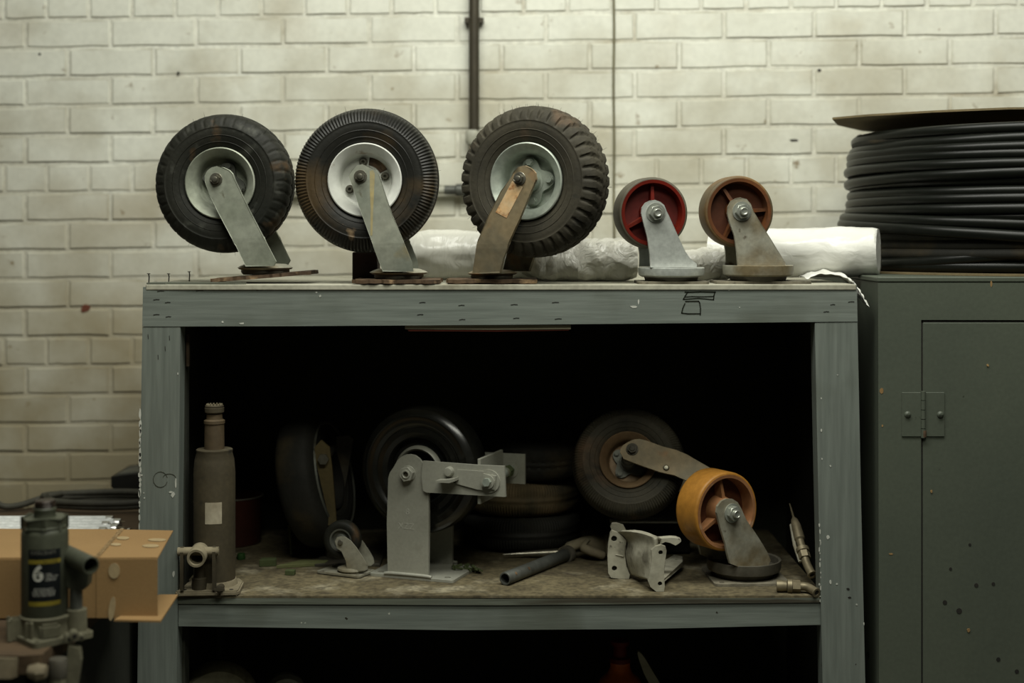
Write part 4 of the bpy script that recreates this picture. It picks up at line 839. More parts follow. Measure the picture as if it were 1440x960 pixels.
bm = BM(); prism(bm, rrect(.098, .062, .006), -.0035, 0, [circ(sx_*.040, sy_*.022, .004, 10) for sx_ in (-1,1) for sy_ in (-1,1)], plane='XY'); bm.transform(Matrix.Rotation(math.radians(-12), 4, 'Z') @ Matrix.Translation((-.004, 0, .0022))); obj('mounting_plate', bm, M['cast_dirty'], t, smooth=0)
# --- big grey braked caster
AZ = -20; v = onfloor(583, 813); v += Vector((.010, .055, 0))
t = thing('braked_caster', 'big grey-painted steel caster with black wheel and side brake arm', 'caster', v, math.radians(AZ), 'casters on the middle shelf')
LF = zp([(158,1165),(150,700),(162,310),(175,265),(208,215),(240,160),(270,130),(305,114),(345,110),(385,120),(420,145),(448,180),(470,240),(502,470),(504,700),(498,1170)], 6, 520, 620)
q = onpl(t, -.060, LF)
(bx, bz), = onpl(t, -.064, [(574, 665.5)])
zb = .0058
q = [(x, max(z, zb)) for x, z in q]
for s in (-1, 1):
    bm = BM(); prism(bm, q, s*.060-.0035, s*.060+.0035); obj('fork_leg', bm, M['grey_paint'], t, smooth=0, bev=.0012)
fl = [c_ for c_ in t.children if c_.name.startswith('fork_leg')][0]
bm = BM(); prism(bm, rrect(.176, .125, .006), -.0058, 0, [circ(sx_*.070, sy_*.045, .0065, 12) for sx_ in (-1,1) for sy_ in (-1,1)], plane='XY'); bm.transform(Matrix.Translation((.006, -.004, 0))); obj('base_plate', bm, M['grey_paint'], t, smooth=0, bev=.0012)
bm = BM(); xs = [p[0] for p in q]
for s in (-1, 1): tube(bm, smooth2([(min(xs)-.004, s*.0645, .0068), (min(xs)+.01, s*.065, .0085), (max(xs)-.010, s*.065, .0085), (max(xs)+.006, s*.0645, .0068)], 3, False), .0036, 8)
obj('weld_bead', bm, M['grey_paint'], t, smooth=60); tag(LAST[0], kind='stuff')
WR = .1235; Wc = (bx+.006, 0, bz)
bm = BM(); lathe(bm, [(.060,-.020),(.066,-.030),(.075,-.034),(.085,-.033),(.088,-.036),(.094,-.0385),(.104,-.0375),(.107,-.0385),(.114,-.036),(.120,-.030),(.123,-.018),(WR,0),(.123,.018),(.120,.030),(.114,.036),(.104,.0375),(.088,.036),(.075,.034),(.060,.020)], 112, 'Y', Matrix.Translation(Wc), closed=True); obj('tyre', bm, M['rubber_gloss'], t, smooth=28)
bm = BM(); lathe(bm, [(0,-.014),(.036,-.014),(.0385,-.030),(.042,-.0335),(.0455,-.0315),(.047,-.024),(.049,-.016),(.060,-.014),(.0635,-.028),(.0655,-.030),(.067,-.024),(.067,.024),(.06,.014),(.04,.014),(0,.014)], 72, 'Y', Matrix.Translation(Wc)); obj('rim', bm, M['black'], t, smooth=40)
rim = LAST[0]
bm = BM(); lathe(bm, [(.0375,-.0235),(.0395,-.0320),(.0435,-.0355),(.0475,-.0330),(.049,-.0245)], 72, 'Y', Matrix.Translation(Wc)); obj('hub_ring', bm, M['grey_paint'], rim, smooth=60)
bm = BM(); cyl(bm, Wc, .016, .112, 'Y', 28); obj('hub', bm, M['black'], rim)
bm = BM(); cyl(bm, (bx, -.0645, bz), .0155, .002, 'Y', 28); hexnut(bm, (bx, -.0705, bz), .0148, .011, .0075, a0=.25); pipe_open(bm, (bx, -.0775, bz), (bx, -.066, bz), .0088, .0055, 20); obj('axle_nut', bm, M['grey_paint'], t, smooth=30, bev=.0007)
bm = BM(); cyl(bm, (bx, -.068, bz), .006, .006, 'Y', 16); obj('axle_end', bm, M['cast_dark'], t)
# brake arm
LAr = zp([(452,166),(910,200),(1138,210),(1148,470),(800,450),(480,432),(452,415),(440,300)], 6, 520, 620)
q = onpl(t, -.068, LAr); bm = BM(); prism(bm, q, -.0700, -.0645); obj('brake_arm', bm, M['grey_paint'], t, smooth=0, bev=.0010); arm = LAST[0]
(cx0, cz0), = onpl(t, -.073, [(687.5, 676.5)])
bm = BM(); cyl(bm, (cx0, -.0715, cz0), .0215, .003, 'Y', 32); obj('washer', bm, M['grey_paint'], arm)
bm = BM(); box(bm, (0,0,0), (.026, .004, .026)); bm.transform(Matrix.Translation((cx0+.001, -.0750, cz0)) @ Matrix.Rotation(.12, 4, 'Y')); cyl(bm, (cx0, -.079, cz0), .0130, .004, 'Y', 26); obj('washer', bm, M['grey_paint'], arm, smooth=30)
bm = BM(); hexnut(bm, (cx0, -.084, cz0), .0080, .009, a0=.1); obj('bolt', bm, M['zinc_pale'], arm, smooth=0, bev=.0006)
q = onpl(t, -.0722, [(643,660),(690,663),(697,672),(690,690),(672,688),(641,679.5)]); bm = BM(); prism(bm, q, -.0735, -.0702); obj('latch_plate', bm, M['grey_paint'], arm, smooth=0, bev=.0008)
(px_, pz_), = onpl(t, -.075, [(631, 663)]); bm = BM(); lathe(bm, [(0,-.012),(.0075,-.011),(.0095,-.006),(.0095,0)], 24, 'Y', Matrix.Translation((px_, -.0695, pz_))); obj('stop_knob', bm, M['grey_paint'], arm, smooth=40)
q = onpl(t, -.085, [(615,674.5),(636,673),(642,671.5),(642,675.5),(634,678),(616,677)]); bm = BM(); prism(bm, q, -.094, -.0695); obj('pedal_tab', bm, M['grey_paint'], arm, smooth=0, bev=.0007)
(hx, hz_), = onpl(t, -.071, [(640, 676)]); bm = BM(); box(bm, (hx, -.0705, hz_), (.006, .003, .007)); obj('slot', bm, M['dark_hole'], arm, smooth=0)
# cross plate behind the arm and the rear arm plate with its rod
(x1, z1), (x2, z2), (x3, z3) = onpl(t, -.0645, [(671, 645), (674, 709), (675, 697)])
bm = BM(); box2(bm, (x1, -.063, z2), (x1+.006, .060, z1)); obj('cross_plate', bm, M['grey_paint'], t, smooth=0, bev=.0008)
q = onpl(t, .064, [(700,637.5),(738,638.5),(738,680.5),(700,679)]); q = [(min(p[0] for p in q)-.06, q[0][1]), q[1], q[2], (min(p[0] for p in q)-.06, q[3][1])]
bm = BM(); prism(bm, q, .0645, .070); obj('brake_arm', bm, M['grey_paint'], t, smooth=0, bev=.001); arm2 = LAST[0]
(rx, rz_), = onpl(t, .064, [(718, 660)]); 
bm = BM(); cyl(bm, (rx, .0635, rz_), .0165, .002, 'Y', 28); obj('washer', bm, M['grey_paint'], arm2)
bm = BM(); tube(bm, [(cx0, -.072, cz0), (rx, .064, rz_)], .0098, 18); obj('brake_rod', bm, M['zinc_pale'], t, smooth=60)
bm = BM(); hexnut(bm, (rx*.8+cx0*.2, .040, rz_*.8+cz0*.2), .0125, .018, a0=.3); obj('rod_nut', bm, M['green_scrap'], t, smooth=0, bev=.0008, label='nut with green paint')
# worn stamping on the leg
def text_bm(s, size, depth=.0004, align='CENTER', bold=0):
    cu = bpy.data.curves.new('txt', 'FONT'); cu.body = s; cu.size = size; cu.extrude = depth/2; cu.align_x = align; cu.align_y = 'CENTER'; cu.offset = bold; cu.resolution_u = 3
    o = bpy.data.objects.new('txt', cu); COL.objects.link(o); bpy.context.view_layer.update()
    me = bpy.data.meshes.new_from_object(o.evaluated_get(bpy.context.evaluated_depsgraph_get())); b = BM(); b.from_mesh(me)
    bpy.data.objects.remove(o); bpy.data.meshes.remove(me); bpy.data.curves.remove(cu)
    b.transform(Matrix.Rotation(PI/2, 4, 'X')); return b      # now in XZ, facing -Y
emb = mat('stamping', (.345,.345,.29), (.31,.31,.26), .4, bump=0)
for s_, px, py, sz in (('8', 573, 719.5, .017), ('XZZ', 571, 740, .017)):
    (ex, ez), = onpl(t, -.0637, [(px, py)]); b = text_bm(s_, sz, .0005); b.transform(Matrix.Translation((ex, -.0636, ez))); obj('stamping', b, emb, fl, smooth=0, label='worn stamped characters')
# --- the two stacked tyres and a dark one upright at the back
for i, (z_, R, lb) in enumerate(((0, .128, 'lower tyre of the flat stack behind the brake arm'), (.072, .124, 'upper dusty brown tyre of the flat stack behind the brake arm'))):
    b = tyre_bm(R, 'rib', .072); b.transform(Matrix.Translation((0, 0, .0365)) @ Matrix.Rotation(PI/2, 4, 'X')); 
    o = tag(obj('tyre', b, M['rubber_dark'] if i == 0 else mat('rubber_brown', (.10,.075,.035), (.04,.035,.02), .8, spots=[((.14,.10,.05), 10, .5, .2)], bump=.3), smooth=40), lb, 'tyre', 'flat stacked tyres'); o.location = at(733, 3.055, ZM, z_+.001)
b = tyre_bm(.125, 'lug_soft', .08, seg=152); o = tag(obj('tyre', b, M['rubber_dark'], smooth=40), 'dark tyre lying on top of the flat tyre stack at the back', 'tyre', 'flat stacked tyres'); b = None
o.location = at(752, 3.05, ZM, .200); o.rotation_euler = (math.radians(97), 0, math.radians(10))
# --- pipe, tapered bar, glove, channel
a = onfloor(710, 823); b_ = onfloor(797, 788); r_ = .0125; a.z += r_; b_.z += r_
t = thing('steel_pipe', 'short dark steel pipe lying across the shelf, drilled near its open end', 'pipe', a)
bm = BM(); pipe_open(bm, (0,0,0), b_-a, r_, .0095, 28); obj('pipe_body', bm, M['pipe_steel'], t, smooth=40)
bm = BM(); q = (b_-a); lathe(bm, [(0, 0), (r_+.004, 0), (r_+.005, .004), (r_+.005, .014), (r_+.003, .018), (0, .018)], 24, 'Z', Matrix.Translation(q*.97) @ q.to_track_quat('Z', 'Y').to_matrix().to_4x4()); obj('pipe_collar', bm, M['cast_dark'], t)
dirq = q.normalized(); side = dirq.cross(Vector((0,0,1))).normalized()
bm = BM()
for f_, rr_ in ((.10, .0032), (.30, .0035)):
    p = q*f_+(Vector((0,0,1))*.55+side*.83).normalized()*(r_-.0004); cyl(bm, (0,0,0), rr_, .0016, 'Z', 12, M=Matrix.Translation(p) @ (Vector((0,0,1))*.55+side*.83).to_track_quat('Z', 'Y').to_matrix().to_4x4()); 
obj('drilled_hole', bm, M['rust_plate'], t); tag(LAST[0], kind='stuff')
a = at(707, 2.90, ZM, .0085); b_ = at(868, 2.92, ZM, .012); v = a.copy()
bm = BM(); tube(bm, [Vector((0,0,0)), (b_-a)*.25, (b_-a)*.6, (b_-a)], [.0015, .006, .0105, .0115], 18); o = tag(obj('tapered_bar', bm, M['rod'], smooth=60), 'tapered steel bar lying behind the dark pipe, tip pointing left', 'bar'); o.location = v
# glove: folded leather
t = thing('work_glove', 'crumpled tan work glove lying over the tapered bar', 'glove', at(826, 2.905))
def blob(pts, rad, name, parent, m, sub=2, flat=None):
    me = bpy.data.meshes.new(name); me.from_pydata([Vector(p) for p in pts[0]], pts[1], []); o = bpy.data.objects.new(name, me); COL.objects.link(o); o.parent = parent; me.materials.append(m)
    s = o.modifiers.new('skin', 'SKIN'); s.use_smooth_shade = True
    for i, sv in enumerate(me.skin_vertices[0].data): sv.radius = rad[i] if isinstance(rad[i], tuple) else (rad[i], rad[i])
    me.skin_vertices[0].data[0].use_root = True
    o.modifiers.new('sub', 'SUBSURF').levels = sub; o.modifiers['sub'].render_levels = sub; return o
gp = [(.05,0,.020),(.015,0,.030),(-.012,-.005,.034),(-.035,-.008,.024),(-.060,-.010,.012),(-.012,-.022,.026),(.012,-.028,.018),(.036,-.026,.010),(.015,.02,.030),(-.02,.028,.024),(-.045,.03,.014)]
blob((gp, [(0,1),(1,2),(2,3),(3,4),(1,5),(5,6),(6,7),(1,8),(8,9),(9,10)]), [(.020,.026),(.016,.022),.012,.010,.009,.010,.010,.009,.012,.011,.010], 'palm', t, M['glove'])
bm = BM(); lathe(bm, [(.016,0),(.024,.001),(.026,.020),(.022,.034),(.020,.034),(.022,.018),(.014,.002)], 24, 'X', Matrix.Translation((.035, 0, .027)) @ Matrix.Diagonal((1, 1.3, .85, 1)), closed=True, wob=.003); obj('cuff', bm, M['glove'], t)
t = tag(obj('steel_channel', BM(), M['cast_dark'], smooth=0), 'steel channel standing on edge behind the pale bracket, bright top edge', 'bar'); bpy.data.objects.remove(t)
t = thing('steel_channel', 'steel channel standing on edge behind the pale bracket, bright top edge', 'bar', at(914, 2.945)); L_ = 56*2.945/F
Hh = (735-330)*2.945/F; Hh = 1.35-Hh-ZM
bm = BM(); box2(bm, (-L_, -.002, 0), (L_, .002, Hh)); box2(bm, (-L_, -.002, 0), (L_, .022, .004)); obj('web', bm, M['dark_hole'], t, smooth=0)
bm = BM(); box2(bm, (-L_, -.0035, Hh), (L_, .022, Hh+.0035)); obj('flange', bm, mat('edge_highlight', (.8,.8,.76), (.7,.7,.66), .35, .3, bump=0), t, smooth=0, bev=.0008, label='top flange with its highlight painted in')  # highlight along the top edge, put into the flange's colour
# --- pale cast bracket
v = onfloor(905, 813)
t = thing('cast_bracket', 'pale cast-metal caster bracket lying on its side with drilled ears', 'bracket', v)
Z4 = lambda L_: zp(L_, 7.386, 840, 720)
def up(q): return [(x, max(z, .0005)) for x, z in q]
cp = M['cast_pale']; YL, YR = 0, -.098
q = up(onpl(t, YL, Z4([(132,215),(150,185),(205,205),(262,245),(300,290),(296,330),(285,440),(300,560),(335,640),(325,692),(235,697),(140,672),(112,625),(104,450),(112,320)])))
hq = onpl(t, YL, Z4([(172,268),(175,575)])); bm = BM(); prism(bm, q, YL-.006, YL+.006, [circ(hq[0][0], hq[0][1], .0058, 14), circ(hq[1][0], hq[1][1], .0052, 14)]); obj('flange', bm, cp, t, smooth=0, bev=.0022, seg=2); fla = LAST[0]
bm = BM()
for a_, b_ in hq: prism(bm, circ(a_, b_, .0075, 14), YL+.0005, YL+.004)
obj('bolt_hole', bm, M['dark_hole'], fla, smooth=0)
bm = BM(); (ra, rb), (rc, rd) = onpl(t, YL-.006, Z4([(190,440),(272,458)])); tube(bm, [(ra, YL-.006, rb), (rc, YL-.007, rd)], .0012, 6); tube(bm, [(rc, YL-.007, rd), (rc+.003, YL-.007, rd+.022)], .0012, 6); obj('cast_rib', bm, cp, fla)
q = up(onpl(t, YR, Z4([(560,390),(600,348),(660,333),(705,352),(716,395),(706,470),(692,560),(690,660),(698,760),(690,845),(665,858),(610,825),(550,770),(522,700),(545,600),(565,480)])))
q2 = onpl(t, YR, Z4([(655,412),(648,735)])); bm = BM(); prism(bm, q, YR-.005, YR+.005, [circ(a_, b_, .0042, 12) for a_, b_ in q2]); obj('flange', bm, cp, t, smooth=0, bev=.002, seg=2); flb = LAST[0]
bm = BM()
for a_, b_ in q2: prism(bm, circ(a_, b_, .006, 12), YR+.001, YR+.004)
obj('bolt_hole', bm, M['dark_hole'], flb, smooth=0)
A1 = onpl(t, YL, Z4([(205,200),(300,300),(285,430),(310,560),(345,645)])); B1 = onpl(t, YR, Z4([(585,262),(598,345),(556,500),(548,600),(525,700)]))
BK = onpl(t, YL+.03, Z4([(300,205)])); BK2 = onpl(t, YR+.05, Z4([(600,255)]))
bm = BM(); rows = []; nu = 16; Ac = smooth2(A1, 4, False); Bc = smooth2(B1, 4, False)
for i in range(nu+1):
    u = i/nu; row = []
    for (ax, az), (bx_, bz_) in zip(Ac, Bc):
        bow = math.sin(PI*u); w_ = len(row)/(len(Ac)-1)
        row.append(bm.verts.new((ax+(bx_-ax)*u+.0005*mn.noise(Vector((u*8, w_*8, 1))), YL+(YR-YL)*u-.010*bow*math.sin(PI*min(1, .15+w_*.8)), max(.002, az+(bz_-az)*u+.005*bow*(1-w_)-.012*bow*(0 if w_ < .8 else -1)*0+.0008*mn.noise(Vector((u*12, w_*12, 5)))))))
    rows.append(row)
bk = []
for i, row in enumerate(rows):
    u = i/nu; r0 = row[0].co; bk.append([bm.verts.new((r0.x+.010*k_, r0.y+.022*k_, r0.z-.003*k_*k_+.002*math.sin(PI*u))) for k_ in (1, 2)])
for (A, B), (C_, D_) in zip(zip(rows, rows[1:]), zip(bk, bk[1:])):
    for j_ in range(len(A)-1): bm.faces.new((A[j_], B[j_], B[j_+1], A[j_+1]))
    bm.faces.new((A[0], B[0], D_[0], C_[0])); bm.faces.new((C_[0], D_[0], D_[1], C_[1]))
o = obj('saddle', bm, cp, t, smooth=60); md = o.modifiers.new('th', 'SOLIDIFY'); md.thickness = .008; md.offset = -1
q = onpl(t, -.045, Z4([(500,222),(560,252),(620,264),(690,258),(760,252),(820,256),(862,272),(865,290),(835,315),(805,332),(750,305),(700,295),(650,318),(600,335),(520,300)])); bm = BM(); prism(bm, q, -.056, -.036); obj('ear', bm, cp, t, smooth=0, bev=.003, seg=2)
bm = BM(); E3 = [onfloor(x_, y_)-v for x_, y_ in zp([(700,775),(886,612),(880,560),(800,540),(700,600)], 7.386, 840, 720)]
prism(bm, [(p.x, p.y) for p in E3], -.0055, 0, [circ((E3[1].x+E3[3].x)/2-.003, (E3[1].y+E3[3].y)/2, .006, 12)], plane='XY'); bm.transform(Matrix.Translation((0, 0, .012))); obj('ear', bm, cp, t, smooth=0, bev=.0018)
q = onpl(t, .022, Z4([(135,150),(150,112),(200,108),(270,130),(300,190),(560,240),(560,300),(280,300),(180,240)])); bm = BM(); prism(bm, q, .016, .026); obj('ear', bm, mat('cast_shadowed', (.24,.23,.17), (.17,.16,.12), .8, bump=.3), t, smooth=0, bev=.003, label='darker rear ear')  # rear ear uses a shaded copy of the bracket's colour
# --- dirty air-tyred caster lying back, hub tilted up
t = thing('swivel_caster', 'air-tyred caster with rusty rim leaning back behind the orange caster', 'caster', at(905, 2.90), 0, 'casters on the middle shelf')
dd = 2.83; TR = Matrix.Translation((at(884, dd).x-t.location.x, dd-2.6-t.location.y, 1.35+(HZ-652)*dd/F-ZM)) @ Matrix.Rotation(math.radians(-6), 4, 'Z') @ Matrix.Rotation(math.radians(-24), 4, 'X')
pneu_wheel(t, (0,0,0), .112, 'rib', M['rubber_dusty'], mat('rim_rusty', (.22,.15,.08), (.15,.09,.045), .5, .2, bump=.1), 'lobe', M['galv_dull'], .95, .074, .052, 0, M=TR)
Mi = TR.inverted()
def onpl2(y, pts):
    o_ = Mi @ (CAM-t.location); R_ = Mi.to_3x3(); out = []
    for px, py in pts:
        dv = R_ @ Vector(((px-720)/F, 1, (HZ-py)/F)); tt = (y-o_.y)/dv.y; p = o_+dv*tt; out.append((p.x, p.z))
    return out
LJ = zp([(358,420),(362,395),(378,375),(405,358),(440,342),(480,338),(525,350),(620,385),(700,405),(765,432),(830,470),(900,510),(985,560),(1000,640),(900,640),(780,600),(690,560),(600,540),(480,498),(380,460)], 4.3625, 790, 540)
q = onpl2(-.055, LJ); bm = BM(); prism(bm, q, -.058, -.052); bm.transform(TR); obj('fork_leg', bm, M['steel_brown'], t, smooth=0, bev=.0015)
bm = BM(); prism(bm, q, .052, .058); bm.transform(TR); obj('fork_leg', bm, M['steel_brown'], t, smooth=0, bev=.0015)
(jx, jz), (kx, kz) = onpl2(-.06, zp([(432,398), (640,512)], 4.3625, 790, 540))
axle_bolt(t, (jx, 0, jz), -.058, M['cast_dark'], r=.0095, M=TR)
bm = BM(); lathe(bm, [(0,-.0045),(.004,-.004),(.0062,0)], 16, 'Y', Matrix.Translation((kx, -.058, kz))); bm.transform(TR); obj('rivet', bm, M['bolt'], t)
xm = max(p[0] for p in q); zm = min(p[1] for p in q)
bm = BM(); lathe(bm, [(0,0),(.030,0),(.032,.005),(.028,.010),(0,.010)], 36, 'X', Matrix.Translation((xm-.006, 0, zm+.018))); bm.transform(TR); obj('fork_crown', bm, M['cast_dark'], t)
bm = BM(); box2(bm, (-.05, -.02, 0), (.05, .10, .045)); bk = tag(obj('wood_block', bm, M['inner'], smooth=0), 'dark block propping the leaning air-tyred caster', 'block'); bk.location = at(905, 3.0)
# --- orange caster
v = onfloor(1046, 806); v.y -= .030; v.x = (1046-720)*(v.y+2.6)/F
LK = zp([(302,345),(306,315),(325,290),(350,278),(380,280),(403,295),(420,325),(445,380),(490,445),(525,500),(548,540),(560,575),(545,600),(500,612),(420,612),(366,590),(355,550),(345,500),(320,420)], S, 920, 620)
d_ = v.y+2.6
iron_caster('orange-wheeled iron caster at the right end of the middle shelf', 720+v.x*F/d_, d_, 31, (1029,721), LK, .0745, .062, (M['orange'], M['rim_orange'], M['web_rust'], M['cast_dirty'], M['cast_dark']), 1.66, (.145, .150, 3, 8, .002), (.071, .014, .037), 'casters on the middle shelf', legy=.040, zs=ZM, lt=.005, hubr=.026)
# --- hose fittings at the right
def fitting(loc, R_, bend, label, long_):
    t = thing('hose_fitting', label, 'fitting', loc, rot=R_.to_euler()); bl = R_.to_3x3().inverted() @ Vector(bend).normalized()
    bm = BM(); hexnut(bm, (0, 0, 0), .0115, .014, a0=.2); lathe(bm, [(.006,.006),(.0125,.008),(.0125,.016),(.006,.018)], 24, 'Y'); obj('nut', bm, M['brass'], t, smooth=30, bev=.0008)
    if long_:
        bm = BM(); tube(bm, [(0,.01,0),(0,.035,0)], .0075, 14); tube(bm, [(0,.033,0),(0,.038,0),(0,.072,0),(0,.084,0),(0,.092,0),(0,.125,0)], [.006,.0105,.0095,.0070,.0022,.0012], 16); obj('nozzle', bm, M['brass'], t)
        bm = BM(); tube(bm, [(-.009,-.01,-.006),(-.011,.03,-.006),(-.008,.075,-.002)], .0034, 10); obj('lever', bm, M['cast_dirty'], t)
    else:
        bm = BM(); lathe(bm, [(0,.018),(.009,.018),(.0105,.026),(.0105,.036),(0,.036)], 20, 'Y'); obj('tube', bm, M['brass'], t)
    p0 = Vector((0,-.006,0)); p1 = Vector((0,-.015,0)); p2 = p1+Vector((0,-.006,0))+bl*.006; p3 = p2+bl*.016+Vector((0,-.003,0)); pts = smooth2([tuple(p) for p in (p0, p1, p2, p3)], 4, False)
    bm = BM(); tube(bm, pts, .0078, 16); e = obj('elbow', bm, M['brass'], t, smooth=60); dv_ = (Vector(pts[-1])-Vector(pts[-2])).normalized(); q4 = dv_.to_track_quat('Z', 'Y').to_matrix().to_4x4()
    bm = BM(); lathe(bm, [(.0045,-.001),(.0088,-.001),(.0088,.003),(.0050,.003)], 18, 'Z', Matrix.Translation(p3) @ q4, closed=True); obj('lip', bm, M['brass'], e)
    bm = BM(); lathe(bm, [(0,0),(.0048,0),(.0048,.0012),(0,.0012)], 14, 'Z', Matrix.Translation(p3) @ q4); obj('bore', bm, M['dark_hole'], e)
    return t
fitting(onfloor(1120, 824, ZM+.012), Matrix.Rotation(math.radians(82), 3, 'Z'), (.35, -1, -.25), 'brass fitting lying flat, its elbow at the shelf\'s right corner', False)
p1 = P(1131, 781, 2.70); dv = (P(1116, 722, 2.78)-P(1138, 800, 2.68))
fitting(p1, dv.to_track_quat('Y', 'Z').to_matrix(), (.25, -1, -.55), 'brass air nozzle leaning up against the right side behind the flat fitting', True)
# ------------------------------------------------------------------ the bench on the left and what stands on it
ZB = .7425
def onb(px, py, z=ZB): d = (1.35-z)*F/(py-HZ); return Vector(((px-720)*d/F, d-2.6, z))
t = thing('work_bench', 'worn brown wooden bench on a steel post at the lower left', 'bench', (-1.3, -.2, 0)); O = t.location
XR = -.680; YF = onb(60, 921).y
bm = BM(); prism(bm, smooth2([(-2.0,YF-.004),(-.9,YF-.003),(-.78,YF+.002),(-.72,YF-.004),(XR-.004,YF),(XR,YF+.012)], 3, False)+[(XR,-.020),(XR-.022,-.018),(XR-.022,.56),(-2.0,.56)], -ZB, -(ZB-.026), plane='XY'); bm.transform(Matrix.Translation(-O)); obj('bench_top', bm, M['bench_wood'], t, smooth=0, bev=.003, seg=2)
# torn front lip
bm = BM(); hexa(bm, [Vector(v) for v in ((-1.2,YF-.012,ZB-.028),(-.720,YF-.014,ZB-.030),(-.712,YF,ZB-.030),(-1.2,YF,ZB-.028),(-1.2,YF-.007,ZB-.001),(-.715,YF-.008,ZB-.002),(-.710,YF,ZB-.002),(-1.2,YF,ZB-.001))]); bm.transform(Matrix.Translation(-O))
obj('edge_strip', bm, M['bench_edge'], t, smooth=0, bev=.003, seg=2)
bm = BM(); lathe(bm, [(0,-.016),(.008,-.013),(.0125,0),(.009,.012),(0,.015)], 18, 'X', Matrix.Translation(P(53, 944, 2.05)-O), wob=.003); obj('splintered_knob', bm, M['bench_edge'], t)
bm = BM(); box2(bm, (-2.0, YF+.03, ZB-.11), (XR-.02, YF+.07, ZB-.027)); box2(bm, (XR-.08, YF+.07, ZB-.11), (XR-.04, .5, ZB-.027)); bm.transform(Matrix.Translation(-O)); obj('frame_rail', bm, M['inner'], t, smooth=0)
bm = BM(); box2(bm, (XR-.034, YF+.03, .02), (XR-.022, .56, ZB-.027)); bm.transform(Matrix.Translation(-O)); obj('side_panel', bm, M['inner'], t, smooth=0)  # dark backing, added to keep the gap beside the bench black
for x_, y_ in ((XR-.06, .5), (-1.9, YF+.05), (-1.9, .5)): obj('leg', box2(BM(), Vector((x_-.03, y_-.03, 0))-O, Vector((x_+.03, y_+.03, ZB-.11))-O), M['inner'], t, smooth=0)
# rusty pipe stand clamped at the bench corner
v = P(82, 931, 2.085); t = thing('pipe_stand', 'rough grey pipe stand under the small green jack', 'stand', (v.x, v.y, 0)); zc = v.z
bm = BM(); lathe(bm, [(0,zc-.022),(.0125,zc-.022),(.0135,zc-.018),(.0135,zc+.003),(.012,zc+.006),(0,zc+.006)], 24, 'Z', wob=.0015); obj('cap', bm, M['cast_dark'], t)
bm = BM(); lathe(bm, [(0,0),(.013,0),(.012,zc-.022),(0,zc-.022)], 20, 'Z', wob=.002); obj('pole', bm, M['jack_cast'], t)
bm = BM(); box2(bm, (-.02, -.10, 0), (.10, .10, .012)); obj('base_plate', bm, M['cast_dark'], t, smooth=0)
bm = BM(); prism(bm, [(.008,-.06),(.022,-.05),(.030,.0),(.028,.018),(.012,.022),(.010,.0)], .008, .020); bm.transform(Matrix.Translation((0, 0, zc))); obj('clamp_jaw', bm, M['jack_cast'], t, smooth=0, bev=.002)
# --- green bottle jack
c = onb(69, 896); d = c.y+2.6; k = d/F
t = thing('bottle_jack', 'green bottle jack with black label marked 6, in front of the cardboard box', 'jack', c, math.radians(-2)); hh = lambda py: 1.35+(HZ-py)*k-ZB; G = M['jack_green']; CM = M['jack_cast']
bm = BM(); s_ = .049; prism(bm, [(x*math.cos(.80)-y*math.sin(.80), x*math.sin(.80)+y*math.cos(.80)) for x, y in rrect(.096, .098, .008)], -.0085, 0, [circ(.058*math.cos(a_), .058*math.sin(a_), .0035, 8) for a_ in (.03, 1.6, 3.16, 4.74)], plane='XY'); bm.transform(Matrix.Translation((0, .004, 0))); obj('base_plate', bm, CM, t, smooth=0, bev=.0018, seg=2)
HBs = hh(872)
bm = BM(); lathe(bm, [(0,.008),(.0375,.008),(.0365,.014),(.0355,.022),(.0365,.028),(.0385,.032),(.0385,.0345),(.037,.0355),(0,.0355)], 48, 'Z', Matrix.Translation((-.006, .004, 0))); obj('base_casting', bm, CM, t, smooth=40); bc = LAST[0]
for a_, w_, l_ in ((math.radians(205), .020, .052), (math.radians(-62), .030, .046), (math.radians(25), .024, .052), (math.radians(-102), .006, .044)):
    bm = BM(); box2(bm, (.020, -w_/2, .006), (l_, w_/2, .029)); bm.transform(Matrix.Translation((-.006, .004, 0)) @ Matrix.Rotation(a_, 4, 'Z')); obj('boss', bm, CM, bc, smooth=0, bev=.004, seg=2)
for px, py, r_, mm in ((97, 897, .0062, CM), (104, 893, .0068, CM), (114, 895, .0045, CM)):
    q = P(px, py, d-.047)-c; q = Matrix.Rotation(math.radians(2), 3, 'Z') @ q; bm = BM(); lathe(bm, [(0,-.004),(r_*.5,-.004),(r_*.55,-.007),(r_,-.0065),(r_*1.05,.012),(0,.012)], 18, 'Y', Matrix.Translation(q) @ Matrix.Rotation(.45, 4, 'Z')); obj('valve_screw', bm, mm, bc, smooth=40)
    bm = BM(); cyl(bm, (0,0,0), r_*.42, .002, 'Y', 10, M=Matrix.Translation(q) @ Matrix.Rotation(.45, 4, 'Z') @ Matrix.Translation((0, -.0065, 0))); obj('screw_socket', bm, M['dark_hole'], bc)
T0 = Matrix.Translation((-.008, .004, 0)); Rb = .0345; ZT1 = hh(742)
bm = BM(); lathe(bm, [(0,.034),(Rb-.001,.034),(Rb,.037),(Rb,ZT1-.008),(Rb-.0015,ZT1-.002),(Rb-.006,ZT1+.003),(0,ZT1+.003)], 56, 'Z', T0); cy = obj('cylinder', bm, G, t, smooth=40)
bm = BM(); prism(bm, circ(0, 0, .0330, 8, .3), -(ZT1+.016), -(ZT1+.001), plane='XY'); bm.transform(T0); obj('cap_nut', bm, G, t, smooth=0, bev=.0025, seg=2)
bm = BM(); lathe(bm, [(0,ZT1+.014),(.0315,ZT1-.002),(.0325,ZT1+.003),(.029,ZT1+.0055)][1:]+[(.02,ZT1+.006),(0,ZT1+.006)], 48, 'Z', T0); obj('cap_collar', bm, G, t, smooth=40)
zc1 = ZT1+.016
